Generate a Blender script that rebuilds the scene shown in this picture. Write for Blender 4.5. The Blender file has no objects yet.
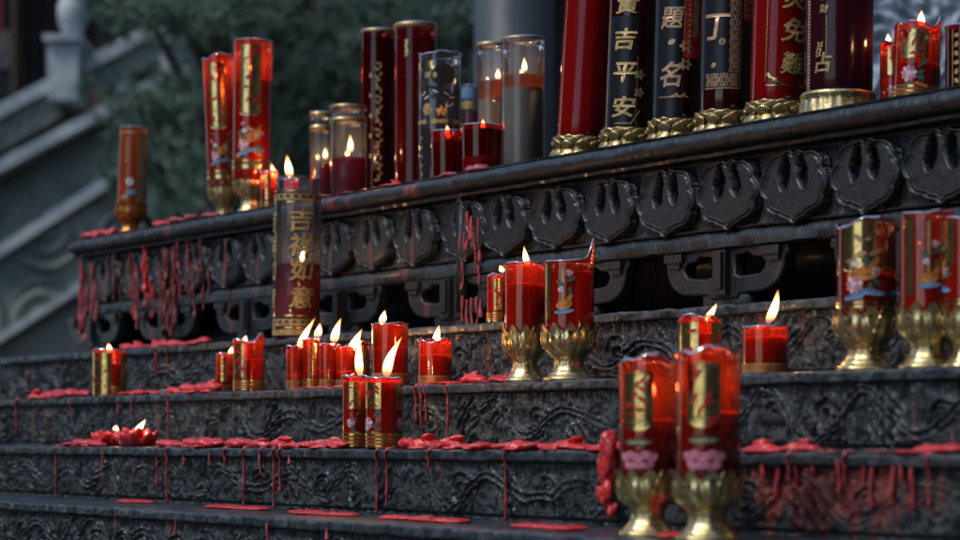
import bpy, bmesh, math, random
import numpy as np
from mathutils import Vector, Matrix

random.seed(7)
rng = np.random.default_rng(11)
S = bpy.context.scene
COL = S.collection
PI = math.pi

# ------------------------------------------------------------------ frame
F = 2267.0            # focal length in photo pixels (960 wide)
HZ = 437.0            # horizon row
M = 1.4736            # the stand runs along y = y0 - M x
LD = math.hypot(1, M)
DX, DY = 1 / LD, -M / LD          # along the stand, to the right
NX, NY = -M / LD, -1 / LD         # out of the stand's face
Y0 = {'table': 3.50, 1: 3.28, 2: 3.02, 3: 2.75, 4: 2.46, 5: 2.18}
ZT = {'table': 0.411, 1: 0.165, 2: 0.072, 3: -0.0158, 4: -0.1005, 5: -0.187}

def depth_at(k, X, off=0.0):
    return (Y0[k] + off) / (1 + M * (X - 480) / F)

def on_tread(k, X, off=0.0):
    y = depth_at(k, X, off)
    return (X - 480) / F * y, y, ZT[k]

def pos(k, s, t, z):
    return (s * DX + t * NX, Y0[k] + s * DY + t * NY, z)

def s_at(k, X):
    x, y, z = on_tread(k, X)
    return x * LD

def zpx(k, X, Y):
    return (HZ - Y) * depth_at(k, X) / F

# ------------------------------------------------------------------ noise
_perm = rng.random((257, 257))
def vnoise(x, y):
    x = np.asarray(x, float); y = np.asarray(y, float)
    xi = np.floor(x).astype(int); yi = np.floor(y).astype(int)
    fx = x - xi; fy = y - yi
    fx = fx * fx * (3 - 2 * fx); fy = fy * fy * (3 - 2 * fy)
    a = _perm[xi % 256, yi % 256]; b = _perm[(xi + 1) % 256, yi % 256]
    c = _perm[xi % 256, (yi + 1) % 256]; d = _perm[(xi + 1) % 256, (yi + 1) % 256]
    return (a * (1 - fx) + b * fx) * (1 - fy) + (c * (1 - fx) + d * fx) * fy - 0.5
def fbm(x, y, o=3):
    r = 0; a = 1.0
    for i in range(o):
        r = r + a * vnoise(x * 2 ** i + 17.3 * i, y * 2 ** i + 5.1 * i); a *= 0.5
    return r

# ------------------------------------------------------------------ object helpers
def tag(o, label=None, cat=None, group=None, kind=None):
    if label: o['label'] = label
    if cat: o['category'] = cat
    if group: o['group'] = group
    if kind: o['kind'] = kind
    return o

def empty(name, loc, label=None, cat=None, group=None, rot=(0, 0, 0), kind=None):
    o = bpy.data.objects.new(name, None); COL.objects.link(o)
    o.location = loc; o.rotation_euler = rot; o.empty_display_size = 0.02
    return tag(o, label, cat, group, kind)

class MB:
    """collects polygons; builds one mesh object"""
    def __init__(self):
        self.v = []; self.f = []; self.m = []; self.n = 0
    def add(self, verts, faces, mi=0):
        verts = np.asarray(verts, float).reshape(-1, 3)
        self.v.append(verts)
        n = self.n
        self.f += [tuple(i + n for i in f) for f in faces]
        self.m += [mi] * len(faces)
        self.n += len(verts)
    def grid(self, P, mi=0, wrap=False, flip=False, keep=None):
        P = np.asarray(P, float); a, b = P.shape[:2]
        fs = []
        for i in range(a - (0 if wrap else 1)):
            i2 = (i + 1) % a
            for j in range(b - 1):
                if keep is not None and not keep[i, j]: continue
                q = (i * b + j, i2 * b + j, i2 * b + j + 1, i * b + j + 1)
                fs.append(q[::-1] if flip else q)
        self.add(P.reshape(-1, 3), fs, mi)
    def box(self, x0, x1, y0, y1, z0, z1, mi=0):
        v = [(x0, y0, z0), (x1, y0, z0), (x1, y1, z0), (x0, y1, z0), (x0, y0, z1), (x1, y0, z1), (x1, y1, z1), (x0, y1, z1)]
        self.add(v, [(0, 3, 2, 1), (4, 5, 6, 7), (0, 1, 5, 4), (1, 2, 6, 5), (2, 3, 7, 6), (3, 0, 4, 7)], mi)
    def hexa(self, c8, mi=0):
        self.add(c8, [(0, 3, 2, 1), (4, 5, 6, 7), (0, 1, 5, 4), (1, 2, 6, 5), (2, 3, 7, 6), (3, 0, 4, 7)], mi)
    def lathe(self, prof, seg=40, fr=None, mi=0, c=(0, 0, 0), cap0=True, cap1=True):
        """fr(phi, i, r, z) -> r, z"""
        P = np.zeros((seg, len(prof), 3))
        for a in range(seg):
            ph = 2 * PI * a / seg
            for i, (r, z) in enumerate(prof):
                if fr: r2, z2 = fr(ph, i, r, z)
                else: r2, z2 = r, z
                P[a, i] = (c[0] + r2 * math.sin(ph), c[1] - r2 * math.cos(ph), c[2] + z2)
        base = self.n
        self.grid(P, mi, wrap=True)
        n = len(prof)
        if cap0 and prof[0][0] > 1e-5:
            self.f.append(tuple(base + a * n for a in range(seg))[::-1]); self.m.append(mi)
        if cap1 and prof[-1][0] > 1e-5:
            self.f.append(tuple(base + a * n + n - 1 for a in range(seg))); self.m.append(mi)
    def tube(self, pts, radii, seg=8, mi=0, closed=False):
        pts = [Vector(p) for p in pts]
        n = len(pts)
        P = np.zeros((n, seg + 1, 3))
        for i, p in enumerate(pts):
            if closed: d = pts[(i + 1) % n] - pts[i - 1]
            else: d = pts[min(i + 1, n - 1)] - pts[max(i - 1, 0)]
            d.normalize()
            up = Vector((0, 0, 1)) if abs(d.z) < 0.9 else Vector((0, 1, 0))
            a = d.cross(up).normalized(); b = d.cross(a)
            r = radii[i] if hasattr(radii, '__len__') else radii
            for j in range(seg + 1):
                t = 2 * PI * j / seg
                P[i, j] = p + a * math.cos(t) * r + b * math.sin(t) * r
        base = self.n
        self.grid(P, mi, wrap=closed)
        if not closed:
            self.f.append(tuple(base + j for j in range(seg))); self.m.append(mi)
            self.f.append(tuple(base + (n - 1) * (seg + 1) + j for j in range(seg))[::-1]); self.m.append(mi)
    def build(self, name, mats, parent=None, smooth=True, loc=(0, 0, 0), angle=None, weld=False):
        me = bpy.data.meshes.new(name)
        V = np.concatenate(self.v) if self.v else np.zeros((0, 3))
        me.from_pydata(V.tolist(), [], self.f)
        if not isinstance(mats, (list, tuple)): mats = [mats]
        for m in mats: me.materials.append(m)
        if len(mats) > 1:
            me.polygons.foreach_set('material_index', self.m)
        if weld:
            bm = bmesh.new(); bm.from_mesh(me)
            bmesh.ops.remove_doubles(bm, verts=bm.verts, dist=1e-5)
            bmesh.ops.recalc_face_normals(bm, faces=bm.faces)
            bm.to_mesh(me); bm.free()
        if smooth:
            me.polygons.foreach_set('use_smooth', [True] * len(me.polygons))
            if angle: me.set_sharp_from_angle(angle=math.radians(angle))
        me.update()
        o = bpy.data.objects.new(name, me); COL.objects.link(o)
        o.location = loc
        if parent: o.parent = parent
        return o

def eval_mesh(o):
    dg = bpy.context.evaluated_depsgraph_get()
    dg.update()
    return bpy.data.meshes.new_from_object(o.evaluated_get(dg))

def curve_shape(polys, ext, bevel, res=2):
    """2D outline with holes -> solid mesh in local (x, y), thickness along z"""
    cu = bpy.data.curves.new('outline', 'CURVE'); cu.dimensions = '2D'; cu.fill_mode = 'BOTH'
    cu.extrude = ext; cu.bevel_depth = bevel; cu.bevel_resolution = res
    for p in polys:
        sp = cu.splines.new('POLY'); sp.points.add(len(p) - 1)
        for i, q in enumerate(p): sp.points[i].co = (q[0], q[1], 0, 1)
        sp.use_cyclic_u = True
    ob = bpy.data.objects.new('outline', cu); COL.objects.link(ob)
    me = eval_mesh(ob)
    bpy.data.objects.remove(ob); bpy.data.curves.remove(cu)
    return me

def text_mesh(s, shear=0.14, offset=0.014):
    cu = bpy.data.curves.new('writing', 'FONT'); cu.body = s; cu.align_x = 'CENTER'
    cu.size = 1.0; cu.shear = shear; cu.offset = offset; cu.resolution_u = 4
    ob = bpy.data.objects.new('writing', cu); COL.objects.link(ob)
    me = eval_mesh(ob)
    bpy.data.objects.remove(ob); bpy.data.curves.remove(cu)
    return me

_glyph = {}
def glyph(ch):
    """normalised flat glyph (bmesh data) sliced so that it can wrap round a jar"""
    if ch in _glyph: return _glyph[ch]
    me = text_mesh(ch)
    bm = bmesh.new(); bm.from_mesh(me)
    xs = [v.co.x for v in bm.verts] or [0, 1]; ys = [v.co.y for v in bm.verts] or [0, 1]
    cx, cy = (min(xs) + max(xs)) / 2, (min(ys) + max(ys)) / 2
    w = max(max(xs) - min(xs), max(ys) - min(ys), 1e-3)
    for v in bm.verts: v.co = ((v.co.x - cx) / w, (v.co.y - cy) / w, 0)
    for i in range(-7, 8):
        g = bm.verts[:] + bm.edges[:] + bm.faces[:]
        bmesh.ops.bisect_plane(bm, geom=g, plane_co=(i / 16, 0, 0), plane_no=(1, 0, 0))
    bmesh.ops.triangulate(bm, faces=bm.faces)
    bm.verts.index_update()
    V = np.array([v.co[:] for v in bm.verts]); Fc = [tuple(v.index for v in f.verts) for f in bm.faces]
    bm.free(); bpy.data.meshes.remove(me)
    _glyph[ch] = (V, Fc)
    return _glyph[ch]

# ------------------------------------------------------------------ materials
def new_mat(name):
    m = bpy.data.materials.new(name); m.use_nodes = True
    nt = m.node_tree; nt.nodes.clear()
    out = nt.nodes.new('ShaderNodeOutputMaterial')
    return m, nt, out

class N:
    def __init__(self, nt): self.nt = nt
    def node(self, t, **kw):
        n = self.nt.nodes.new(t)
        for k, v in kw.items():
            if k.startswith('_'): setattr(n, k[1:], v)
        for k, v in kw.items():
            if not k.startswith('_'):
                key = k.replace('__', ' ')
                self.put(n.inputs[int(key[1:])] if (key[0] == 'i' and key[1:].isdigit()) else n.inputs[key], v)
        return n
    def put(self, sock, v):
        if isinstance(v, bpy.types.NodeSocket): self.nt.links.new(v, sock)
        elif isinstance(v, bpy.types.Node): self.nt.links.new(v.outputs[0], sock)
        else: sock.default_value = v
    def ramp(self, fac, stops, interp='LINEAR'):
        r = self.nt.nodes.new('ShaderNodeValToRGB'); cr = r.color_ramp; cr.interpolation = interp
        while len(cr.elements) > 1: cr.elements.remove(cr.elements[-1])
        cr.elements[0].position = stops[0][0]; cr.elements[0].color = c4(stops[0][1])
        for p, c in stops[1:]:
            e = cr.elements.new(p); e.color = c4(c)
        self.put(r.inputs[0], fac)
        return r.outputs[0]
    def mix(self, fac, a, b, mode='MIX'):
        n = self.nt.nodes.new('ShaderNodeMix'); n.data_type = 'RGBA'; n.blend_type = mode
        self.put(n.inputs[0], fac); self.put(n.inputs[6], c4(a)); self.put(n.inputs[7], c4(b))
        return n.outputs[2]
    def math(self, op, a, b=0.0, clamp=False):
        n = self.nt.nodes.new('ShaderNodeMath'); n.operation = op; n.use_clamp = clamp
        self.put(n.inputs[0], a); self.put(n.inputs[1], b)
        return n.outputs[0]
    def coords(self, kind='Object', scale=(1, 1, 1), rotz=0):
        tc = self.nt.nodes.new('ShaderNodeTexCoord')
        mp = self.nt.nodes.new('ShaderNodeMapping')
        self.nt.links.new(tc.outputs[kind], mp.inputs[0]); mp.inputs['Scale'].default_value = scale
        mp.inputs['Rotation'].default_value = (0, 0, rotz)
        return mp.outputs[0]
    def noise(self, vec, scale, detail=3, rough=0.55, dist=0.0):
        n = self.nt.nodes.new('ShaderNodeTexNoise')
        self.put(n.inputs['Vector'], vec); n.inputs['Scale'].default_value = scale
        n.inputs['Detail'].default_value = detail; n.inputs['Roughness'].default_value = rough
        n.inputs['Distortion'].default_value = dist
        return n.outputs[0]
    def bump(self, h, strength, dist, normal=None):
        b = self.nt.nodes.new('ShaderNodeBump'); self.put(b.inputs['Height'], h)
        b.inputs['Strength'].default_value = strength; b.inputs['Distance'].default_value = dist
        if normal is not None: self.put(b.inputs['Normal'], normal)
        return b.outputs[0]

def c4(c):
    if isinstance(c, (tuple, list)) and len(c) == 3: return (c[0], c[1], c[2], 1.0)
    if isinstance(c, (int, float)): return (c, c, c, 1.0)
    return c

def pbr(name, color, rough=0.5, metal=0.0, bump=None, spec=0.5, coat=0.0, sss=0.0, var=None, croughness=0.1, transmission=0):
    """color constant; var=(scale, color2, lo, hi) mixes by noise; bump=(scale,strength,dist)"""
    m, nt, out = new_mat(name); n = N(nt)
    co = n.coords('Object')
    p = nt.nodes.new('ShaderNodeBsdfPrincipled')
    col = c4(color)
    if var:
        f = n.ramp(n.noise(co, var[0], 4, 0.6), [(var[2], (0, 0, 0)), (var[3], (1, 1, 1))])
        col = n.mix(f, color, var[1])
    n.put(p.inputs['Base Color'], col)
    p.inputs['Roughness'].default_value = rough; p.inputs['Metallic'].default_value = metal
    p.inputs['Specular IOR Level'].default_value = spec
    p.inputs['Coat Weight'].default_value = coat; p.inputs['Coat Roughness'].default_value = croughness
    if sss:
        p.inputs['Subsurface Weight'].default_value = sss
        p.inputs['Subsurface Radius'].default_value = (1.0, 0.25, 0.15)
        p.inputs['Subsurface Scale'].default_value = 0.01
    if bump:
        p.inputs['Normal'].default_value = (0, 0, 0)
        n.put(p.inputs['Normal'], n.bump(n.noise(co, bump[0], 4, 0.6), bump[1], bump[2]))
    nt.links.new(p.outputs[0], out.inputs[0])
    return m

ROTL = math.atan2(M, 1)     # rotate world xy so that x runs along the stand

def iron_mat(name, base, light, stain=None, stain_amt=0.0, rough=(0.28, 0.6), streak=1.0, red=None, bstr=0.6):
    """thickly painted, sooty cast iron: dark glossy paint, pale scuffs and old wax runs"""
    m, nt, out = new_mat(name); n = N(nt)
    co = n.coords('Object', rotz=ROTL)
    st = n.nt.nodes.new('ShaderNodeMapping'); nt.links.new(co, st.inputs[0]); st.inputs['Scale'].default_value = (1, 1, 0.14)
    ns = n.noise(st.outputs[0], 130, 4, 0.6)
    nf = n.noise(co, 420, 5, 0.7)
    nm = n.noise(co, 38, 5, 0.6, 0.6)
    nl = n.noise(co, 7, 3, 0.5)
    f1 = n.ramp(nm, [(0.44, 0.0), (0.66, 1.0)])
    f2 = n.ramp(nf, [(0.45, 0.0), (0.68, 1.0)])
    col = n.mix(n.math('MULTIPLY', f1, n.math('ADD', n.math('MULTIPLY', f2, 0.7), 0.3)), base, light)
    if stain:
        fs = n.ramp(n.noise(st.outputs[0], 42, 3, 0.55), [(0.6 - stain_amt, 0.0), (0.68 - stain_amt, 1.0)])
        fs2 = n.ramp(nl, [(0.45, 0.0), (0.6, 1.0)])
        col = n.mix(n.math('MULTIPLY', n.math('MULTIPLY', fs, fs2), 0.75), col, stain)
    if red:
        # spilled wax wash with a border of its own: x range in stand coordinates
        sep = nt.nodes.new('ShaderNodeSeparateXYZ'); nt.links.new(co, sep.inputs[0])
        (a, b), (z0, z1), rc = red
        wob = n.math('MULTIPLY', n.math('SUBTRACT', n.noise(co, 26, 4, 0.6), 0.5), 0.12)
        xx = n.math('ADD', sep.outputs[0], wob)
        zz = n.math('ADD', sep.outputs[2], n.math('MULTIPLY', n.math('SUBTRACT', n.noise(st.outputs[0], 60, 3, 0.6), 0.5), 0.15))
        g = n.math('MULTIPLY', n.math('GREATER_THAN', xx, a), n.math('LESS_THAN', xx, b))
        g = n.math('MULTIPLY', g, n.math('GREATER_THAN', zz, z0))
        g = n.math('MULTIPLY', g, n.ramp(nm, [(0.36, 0.12), (0.60, 0.85)]))
        col = n.mix(g, col, rc)
    p = nt.nodes.new('ShaderNodeBsdfPrincipled')
    n.put(p.inputs['Base Color'], col)
    n.put(p.inputs['Roughness'], n.math('ADD', n.math('MULTIPLY', nm, rough[1] - rough[0]), rough[0]))
    h = n.math('ADD', n.math('MULTIPLY', ns, 0.9 * streak), n.math('ADD', n.math('MULTIPLY', nf, 0.45), n.math('MULTIPLY', nm, 1.0)))
    p.inputs['Coat Weight'].default_value = 0.2; p.inputs['Coat Roughness'].default_value = 0.15
    n.put(p.inputs['Normal'], n.bump(h, bstr, 0.004))
    nt.links.new(p.outputs[0], out.inputs[0])
    return m

def shell_mat(name, tint, diffuse, fac_tr=0.55, rough=0.06, gloss=(0.9, 0.9, 0.9), refl=1.45):
    """thin tinted plastic or glass wall: lets light through, keeps its own colour, mirrors at the surface"""
    m, nt, out = new_mat(name); n = N(nt)
    tr = n.node('ShaderNodeBsdfTransparent', Color=c4(tint))
    df = n.node('ShaderNodeBsdfDiffuse', Color=c4(diffuse))
    tl = n.node('ShaderNodeBsdfTranslucent', Color=c4(diffuse))
    a = n.node('ShaderNodeMixShader', Fac=0.55, i1=df, i2=tl)
    b = n.node('ShaderNodeMixShader', Fac=fac_tr, i1=a, i2=tr)
    co = n.coords('Object')
    nb = n.bump(n.noise(co, 55, 2), 0.12, 0.002)
    gl = n.node('ShaderNodeBsdfGlossy', Color=c4(gloss), Roughness=rough, Normal=nb)
    fr = n.node('ShaderNodeFresnel', IOR=refl, Normal=nb)
    c = n.node('ShaderNodeMixShader', Fac=fr, i1=b, i2=gl)
    nt.links.new(c.outputs[0], out.inputs[0])
    return m

def gold_mat(name, color, rough, dirt=(0.10, 0.055, 0.02), scale=90, lo=0.42, hi=0.62, bs=0.35):
    m, nt, out = new_mat(name); n = N(nt)
    co = n.coords('Object')
    p = nt.nodes.new('ShaderNodeBsdfPrincipled')
    f = n.ramp(n.noise(co, scale, 4, 0.6), [(lo, 1.0), (hi, 0.0)])
    n.put(p.inputs['Base Color'], n.mix(n.math('MULTIPLY', f, 0.55), color, dirt))
    p.inputs['Metallic'].default_value = 1.0
    n.put(p.inputs['Roughness'], n.math('ADD', n.math('MULTIPLY', f, 0.25), rough))
    n.put(p.inputs['Normal'], n.bump(n.noise(co, scale * 3, 3, 0.6), bs, 0.0015))
    nt.links.new(p.outputs[0], out.inputs[0])
    return m

def flame_mat():
    m, nt, out = new_mat('flame_glow'); n = N(nt)
    tc = nt.nodes.new('ShaderNodeTexCoord'); sep = nt.nodes.new('ShaderNodeSeparateXYZ')
    nt.links.new(tc.outputs['Generated'], sep.inputs[0])
    col = n.ramp(sep.outputs[2], [(0.0, (0.25, 0.30, 0.9)), (0.10, (1, 0.30, 0.10)), (0.22, (1, 0.48, 0.15)), (0.45, (1, 0.68, 0.34)), (0.7, (1, 0.56, 0.20)), (1.0, (1, 0.28, 0.05))])
    st = n.ramp(sep.outputs[2], [(0.0, 0.02), (0.12, 0.10), (0.30, 0.6), (0.5, 1.0), (0.75, 0.5), (1.0, 0.10)])
    e = n.node('ShaderNodeEmission', Color=col, Strength=n.math('MULTIPLY', st, 4.6))
    t = n.node('ShaderNodeBsdfTransparent')
    ad = nt.nodes.new('ShaderNodeAddShader'); nt.links.new(e.outputs[0], ad.inputs[0]); nt.links.new(t.outputs[0], ad.inputs[1])
    nt.links.new(ad.outputs[0], out.inputs[0])
    return m

IRON = iron_mat('black_painted_iron', (0.0040, 0.0075, 0.0090), (0.013, 0.020, 0.023), stain=(0.07, 0.025, 0.022), stain_amt=-0.05, rough=(0.20, 0.48), bstr=0.6)
IRON_LEFT = iron_mat('sooty_iron_wax_stained', (0.007, 0.011, 0.013), (0.030, 0.040, 0.045), stain=(0.26, 0.06, 0.045), stain_amt=0.03, rough=(0.3, 0.6))
STEP = iron_mat('weathered_iron_step', (0.006, 0.011, 0.013), (0.095, 0.12, 0.13), stain=(0.20, 0.065, 0.04), stain_amt=0.0, rough=(0.12, 0.42), bstr=1.0)
_c3 = -0.8274 * Y0[3]
STEPRED = iron_mat('weathered_iron_step_red_wash', (0.006, 0.011, 0.013), (0.070, 0.09, 0.10), stain=(0.20, 0.065, 0.04), stain_amt=0.0,
                   rough=(0.16, 0.45), bstr=1.0, red=((s_at(3, 752) + _c3, s_at(3, 905) + _c3), (-0.088, 0), (0.24, 0.026, 0.018)))
TREAD = iron_mat('worn_iron_tread', (0.014, 0.022, 0.026), (0.11, 0.14, 0.16), rough=(0.18, 0.45), streak=0.2, bstr=0.5)
WAX = pbr('red_wax', (0.72, 0.042, 0.045), 0.28, sss=0.3, bump=(90, 0.45, 0.003), var=(28, (0.40, 0.014, 0.018), 0.45, 0.68), coat=0.2, croughness=0.25)
WAXRUN = pbr('thin_wax_run', (0.36, 0.045, 0.05), 0.38, sss=0.2, var=(60, (0.16, 0.02, 0.025), 0.45, 0.7))
WAXPINK = pbr('pink_wax', (0.40, 0.065, 0.07), 0.42, sss=0.3, bump=(110, 0.4, 0.003), var=(60, (0.30, 0.05, 0.06), 0.45, 0.7))
WAXDARK = pbr('old_brown_red_wax', (0.25, 0.05, 0.04), 0.45, sss=0.15, bump=(120, 0.5, 0.003), var=(60, (0.10, 0.03, 0.03), 0.4, 0.65))
WAXIN = pbr('candle_wax', (0.98, 0.065, 0.030), 0.25, sss=0.6, var=(14, (0.66, 0.014, 0.010), 0.4, 0.7))
WAXLIP = pbr('melted_dark_wax', (0.30, 0.008, 0.010), 0.12, sss=0.2, bump=(160, 0.5, 0.003))
OIL = shell_mat('dark_red_oil', (0.75, 0.03, 0.03), (0.50, 0.004, 0.010), 0.35, rough=0.05)
OILDEEP = pbr('maroon_oil', (0.085, 0.004, 0.008), 0.08)
REDFILL = pbr('deep_red_fill', (0.50, 0.010, 0.010), 0.18, sss=0.1)
AMBER = shell_mat('amber_oil', (1.0, 0.55, 0.16), (1.0, 0.42, 0.07), 0.35, rough=0.05)
TAN = pbr('tan_wax', (0.78, 0.60, 0.40), 0.45, sss=0.2)
CUP = shell_mat('red_plastic_cup', (1.0, 0.24, 0.12), (0.85, 0.055, 0.02), 0.76, refl=1.6)
CUPAMBER = shell_mat('amber_red_cup', (0.94, 0.20, 0.12), (0.48, 0.05, 0.018), 0.76, refl=1.7)
CUPDEEP = shell_mat('deep_red_glass', (0.6, 0.03, 0.03), (0.2, 0.004, 0.006), 0.7, refl=1.55)
CLEAR = shell_mat('clear_glass', (0.90, 0.92, 0.95), (0.30, 0.34, 0.42), 0.87, refl=1.5)
SMOKE = shell_mat('smoky_glass', (0.6, 0.61, 0.65), (0.22, 0.23, 0.26), 0.75, refl=1.8)
GLASSRED = shell_mat('wine_glass_wall', (0.62, 0.10, 0.10), (0.20, 0.006, 0.010), 0.5)
NAVY = shell_mat('dark_wine_glass', (0.55, 0.10, 0.11), (0.10, 0.010, 0.016), 0.5, rough=0.08, refl=1.6)
MAROON = shell_mat('maroon_printed_film', (0.25, 0.05, 0.08), (0.085, 0.012, 0.026), 0.2, rough=0.15)
REDFILM = shell_mat('red_printed_film', (0.6, 0.03, 0.03), (0.52, 0.010, 0.012), 0.3, rough=0.12)
ORANGECUP = shell_mat('orange_red_cup', (0.9, 0.28, 0.12), (0.75, 0.16, 0.05), 0.45)
GOLD = gold_mat('bright_gold_foil', (0.86, 0.62, 0.25), 0.16)
GOLDPALE = gold_mat('pale_gold_plastic', (0.93, 0.76, 0.38), 0.15, scale=70, lo=0.46, hi=0.64, dirt=(0.16, 0.10, 0.04))
GOLDOLD = gold_mat('aged_gold', (0.80, 0.60, 0.28), 0.22, lo=0.5, hi=0.66, dirt=(0.03, 0.02, 0.01))
SILVER = gold_mat('silvery_cream_plastic', (0.72, 0.68, 0.58), 0.25)
COPPER = gold_mat('coppery_orange_plastic', (0.72, 0.30, 0.08), 0.3)
def foil(name, c, metal=0.8, rough=0.35):
    return pbr(name, c, rough, metal=metal, bump=(150, 0.12, 0.001), var=(120, tuple(x * 0.55 for x in c), 0.4, 0.65))
PGOLD = foil('printed_gold', (0.88, 0.66, 0.26), 0.95, 0.2)
PGOLD2 = foil('printed_dull_gold', (0.52, 0.36, 0.15), 0.45, 0.45)
NAVYREFL = pbr('painted_navy_reflection', (0.007, 0.008, 0.012), 0.3, spec=0.35, var=(20, (0.012, 0.012, 0.017), 0.4, 0.6))  # navy reflection on the left of the dark jars, painted as flat colour
PBAND = foil('printed_red_gold_band', (0.50, 0.12, 0.022), 0.35, 0.4)
PTEXT = foil('gold_lettering', (0.72, 0.50, 0.18), 0.35, 0.4)
PROSE = foil('printed_rose_gold', (0.64, 0.40, 0.22), 0.4, 0.42)
PPINK = foil('printed_pink', (0.68, 0.22, 0.30), 0.0, 0.5)
PGREEN = foil('printed_green', (0.05, 0.13, 0.09), 0.0, 0.5)
PORANGE = foil('printed_orange', (0.72, 0.28, 0.05), 0.3, 0.45)
PBLUE = foil('printed_blue', (0.16, 0.33, 0.52), 0.0, 0.5)
PWHITE = foil('printed_white', (0.75, 0.72, 0.70), 0.0, 0.5)
PRED = foil('printed_red', (0.55, 0.02, 0.02), 0.0, 0.4)
PBLACK = foil('printed_black', (0.012, 0.012, 0.014), 0.0, 0.4)
PRINTS = [PGOLD, PPINK, PGREEN, PORANGE, PBLUE, PWHITE, PRED, PBLACK, PGOLD2, PROSE, PTEXT, NAVYREFL, PBAND]
G_, PK, GR, OR, BL, WH, RD, BK, DG, RG, TX, NV, BD = range(13)
WICK = pbr('charred_wick', (0.02, 0.012, 0.01), 0.8)
TIN = pbr('pale_tin', (0.55, 0.55, 0.56), 0.35, metal=0.6, bump=(120, 0.3, 0.002))
FLAME = flame_mat()
STONE = pbr('grey_stone', (0.50, 0.52, 0.50), 0.8, bump=(14, 0.5, 0.02), var=(5, (0.25, 0.30, 0.33), 0.35, 0.65))
STONEDARK = pbr('dark_carved_stone', (0.22, 0.24, 0.205), 0.85, bump=(10, 0.5, 0.03), var=(3, (0.10, 0.13, 0.12), 0.35, 0.65))
STONEBLUE = pbr('blue_grey_stone', (0.46, 0.53, 0.60), 0.6, bump=(20, 0.4, 0.01), var=(8, (0.24, 0.31, 0.38), 0.4, 0.65))
COLM = pbr('grey_painted_column', (0.050, 0.062, 0.072), 0.5, bump=(9, 0.3, 0.01), var=(3, (0.035, 0.045, 0.05), 0.4, 0.6))
HALL = pbr('dark_hall_timber', (0.030, 0.026, 0.026), 0.8, var=(1.5, (0.018, 0.016, 0.017), 0.4, 0.6))
HALLRED = pbr('red_lacquer', (0.30, 0.03, 0.02), 0.6)
NEEDLE = pbr('pine_needles', (0.10, 0.17, 0.115), 0.6, var=(2.5, (0.20, 0.29, 0.19), 0.45, 0.62))
NEEDLE2 = pbr('dark_pine_needles', (0.075, 0.13, 0.095), 0.65, var=(2.5, (0.14, 0.22, 0.165), 0.45, 0.65))
BARK = pbr('pine_bark', (0.06, 0.05, 0.045), 0.9, bump=(20, 0.8, 0.03))

# ------------------------------------------------------------------ setting
def build_ground():
    mb = MB(); mb.add([(-300, -300, 0), (300, -300, 0), (300, 400, 0), (-300, 400, 0)], [(0, 1, 2, 3)])
    m, nt, out = new_mat('courtyard_paving'); n = N(nt)
    co = n.coords('Object')
    br = n.node('ShaderNodeTexBrick', Vector=co, Color1=(0.16, 0.165, 0.17, 1), Color2=(0.12, 0.125, 0.13, 1), Mortar=(0.04, 0.04, 0.04, 1), Scale=1.6)
    p = n.node('ShaderNodeBsdfPrincipled', Base__Color=n.mix(n.noise(co, 3), br.outputs[0], (0.10, 0.105, 0.11)), Roughness=0.8)
    nt.links.new(p.outputs[0], out.inputs[0])
    o = mb.build('ground', m, loc=(0, 0, -0.75), smooth=False)
    o['kind'] = 'structure'
build_ground()

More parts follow.
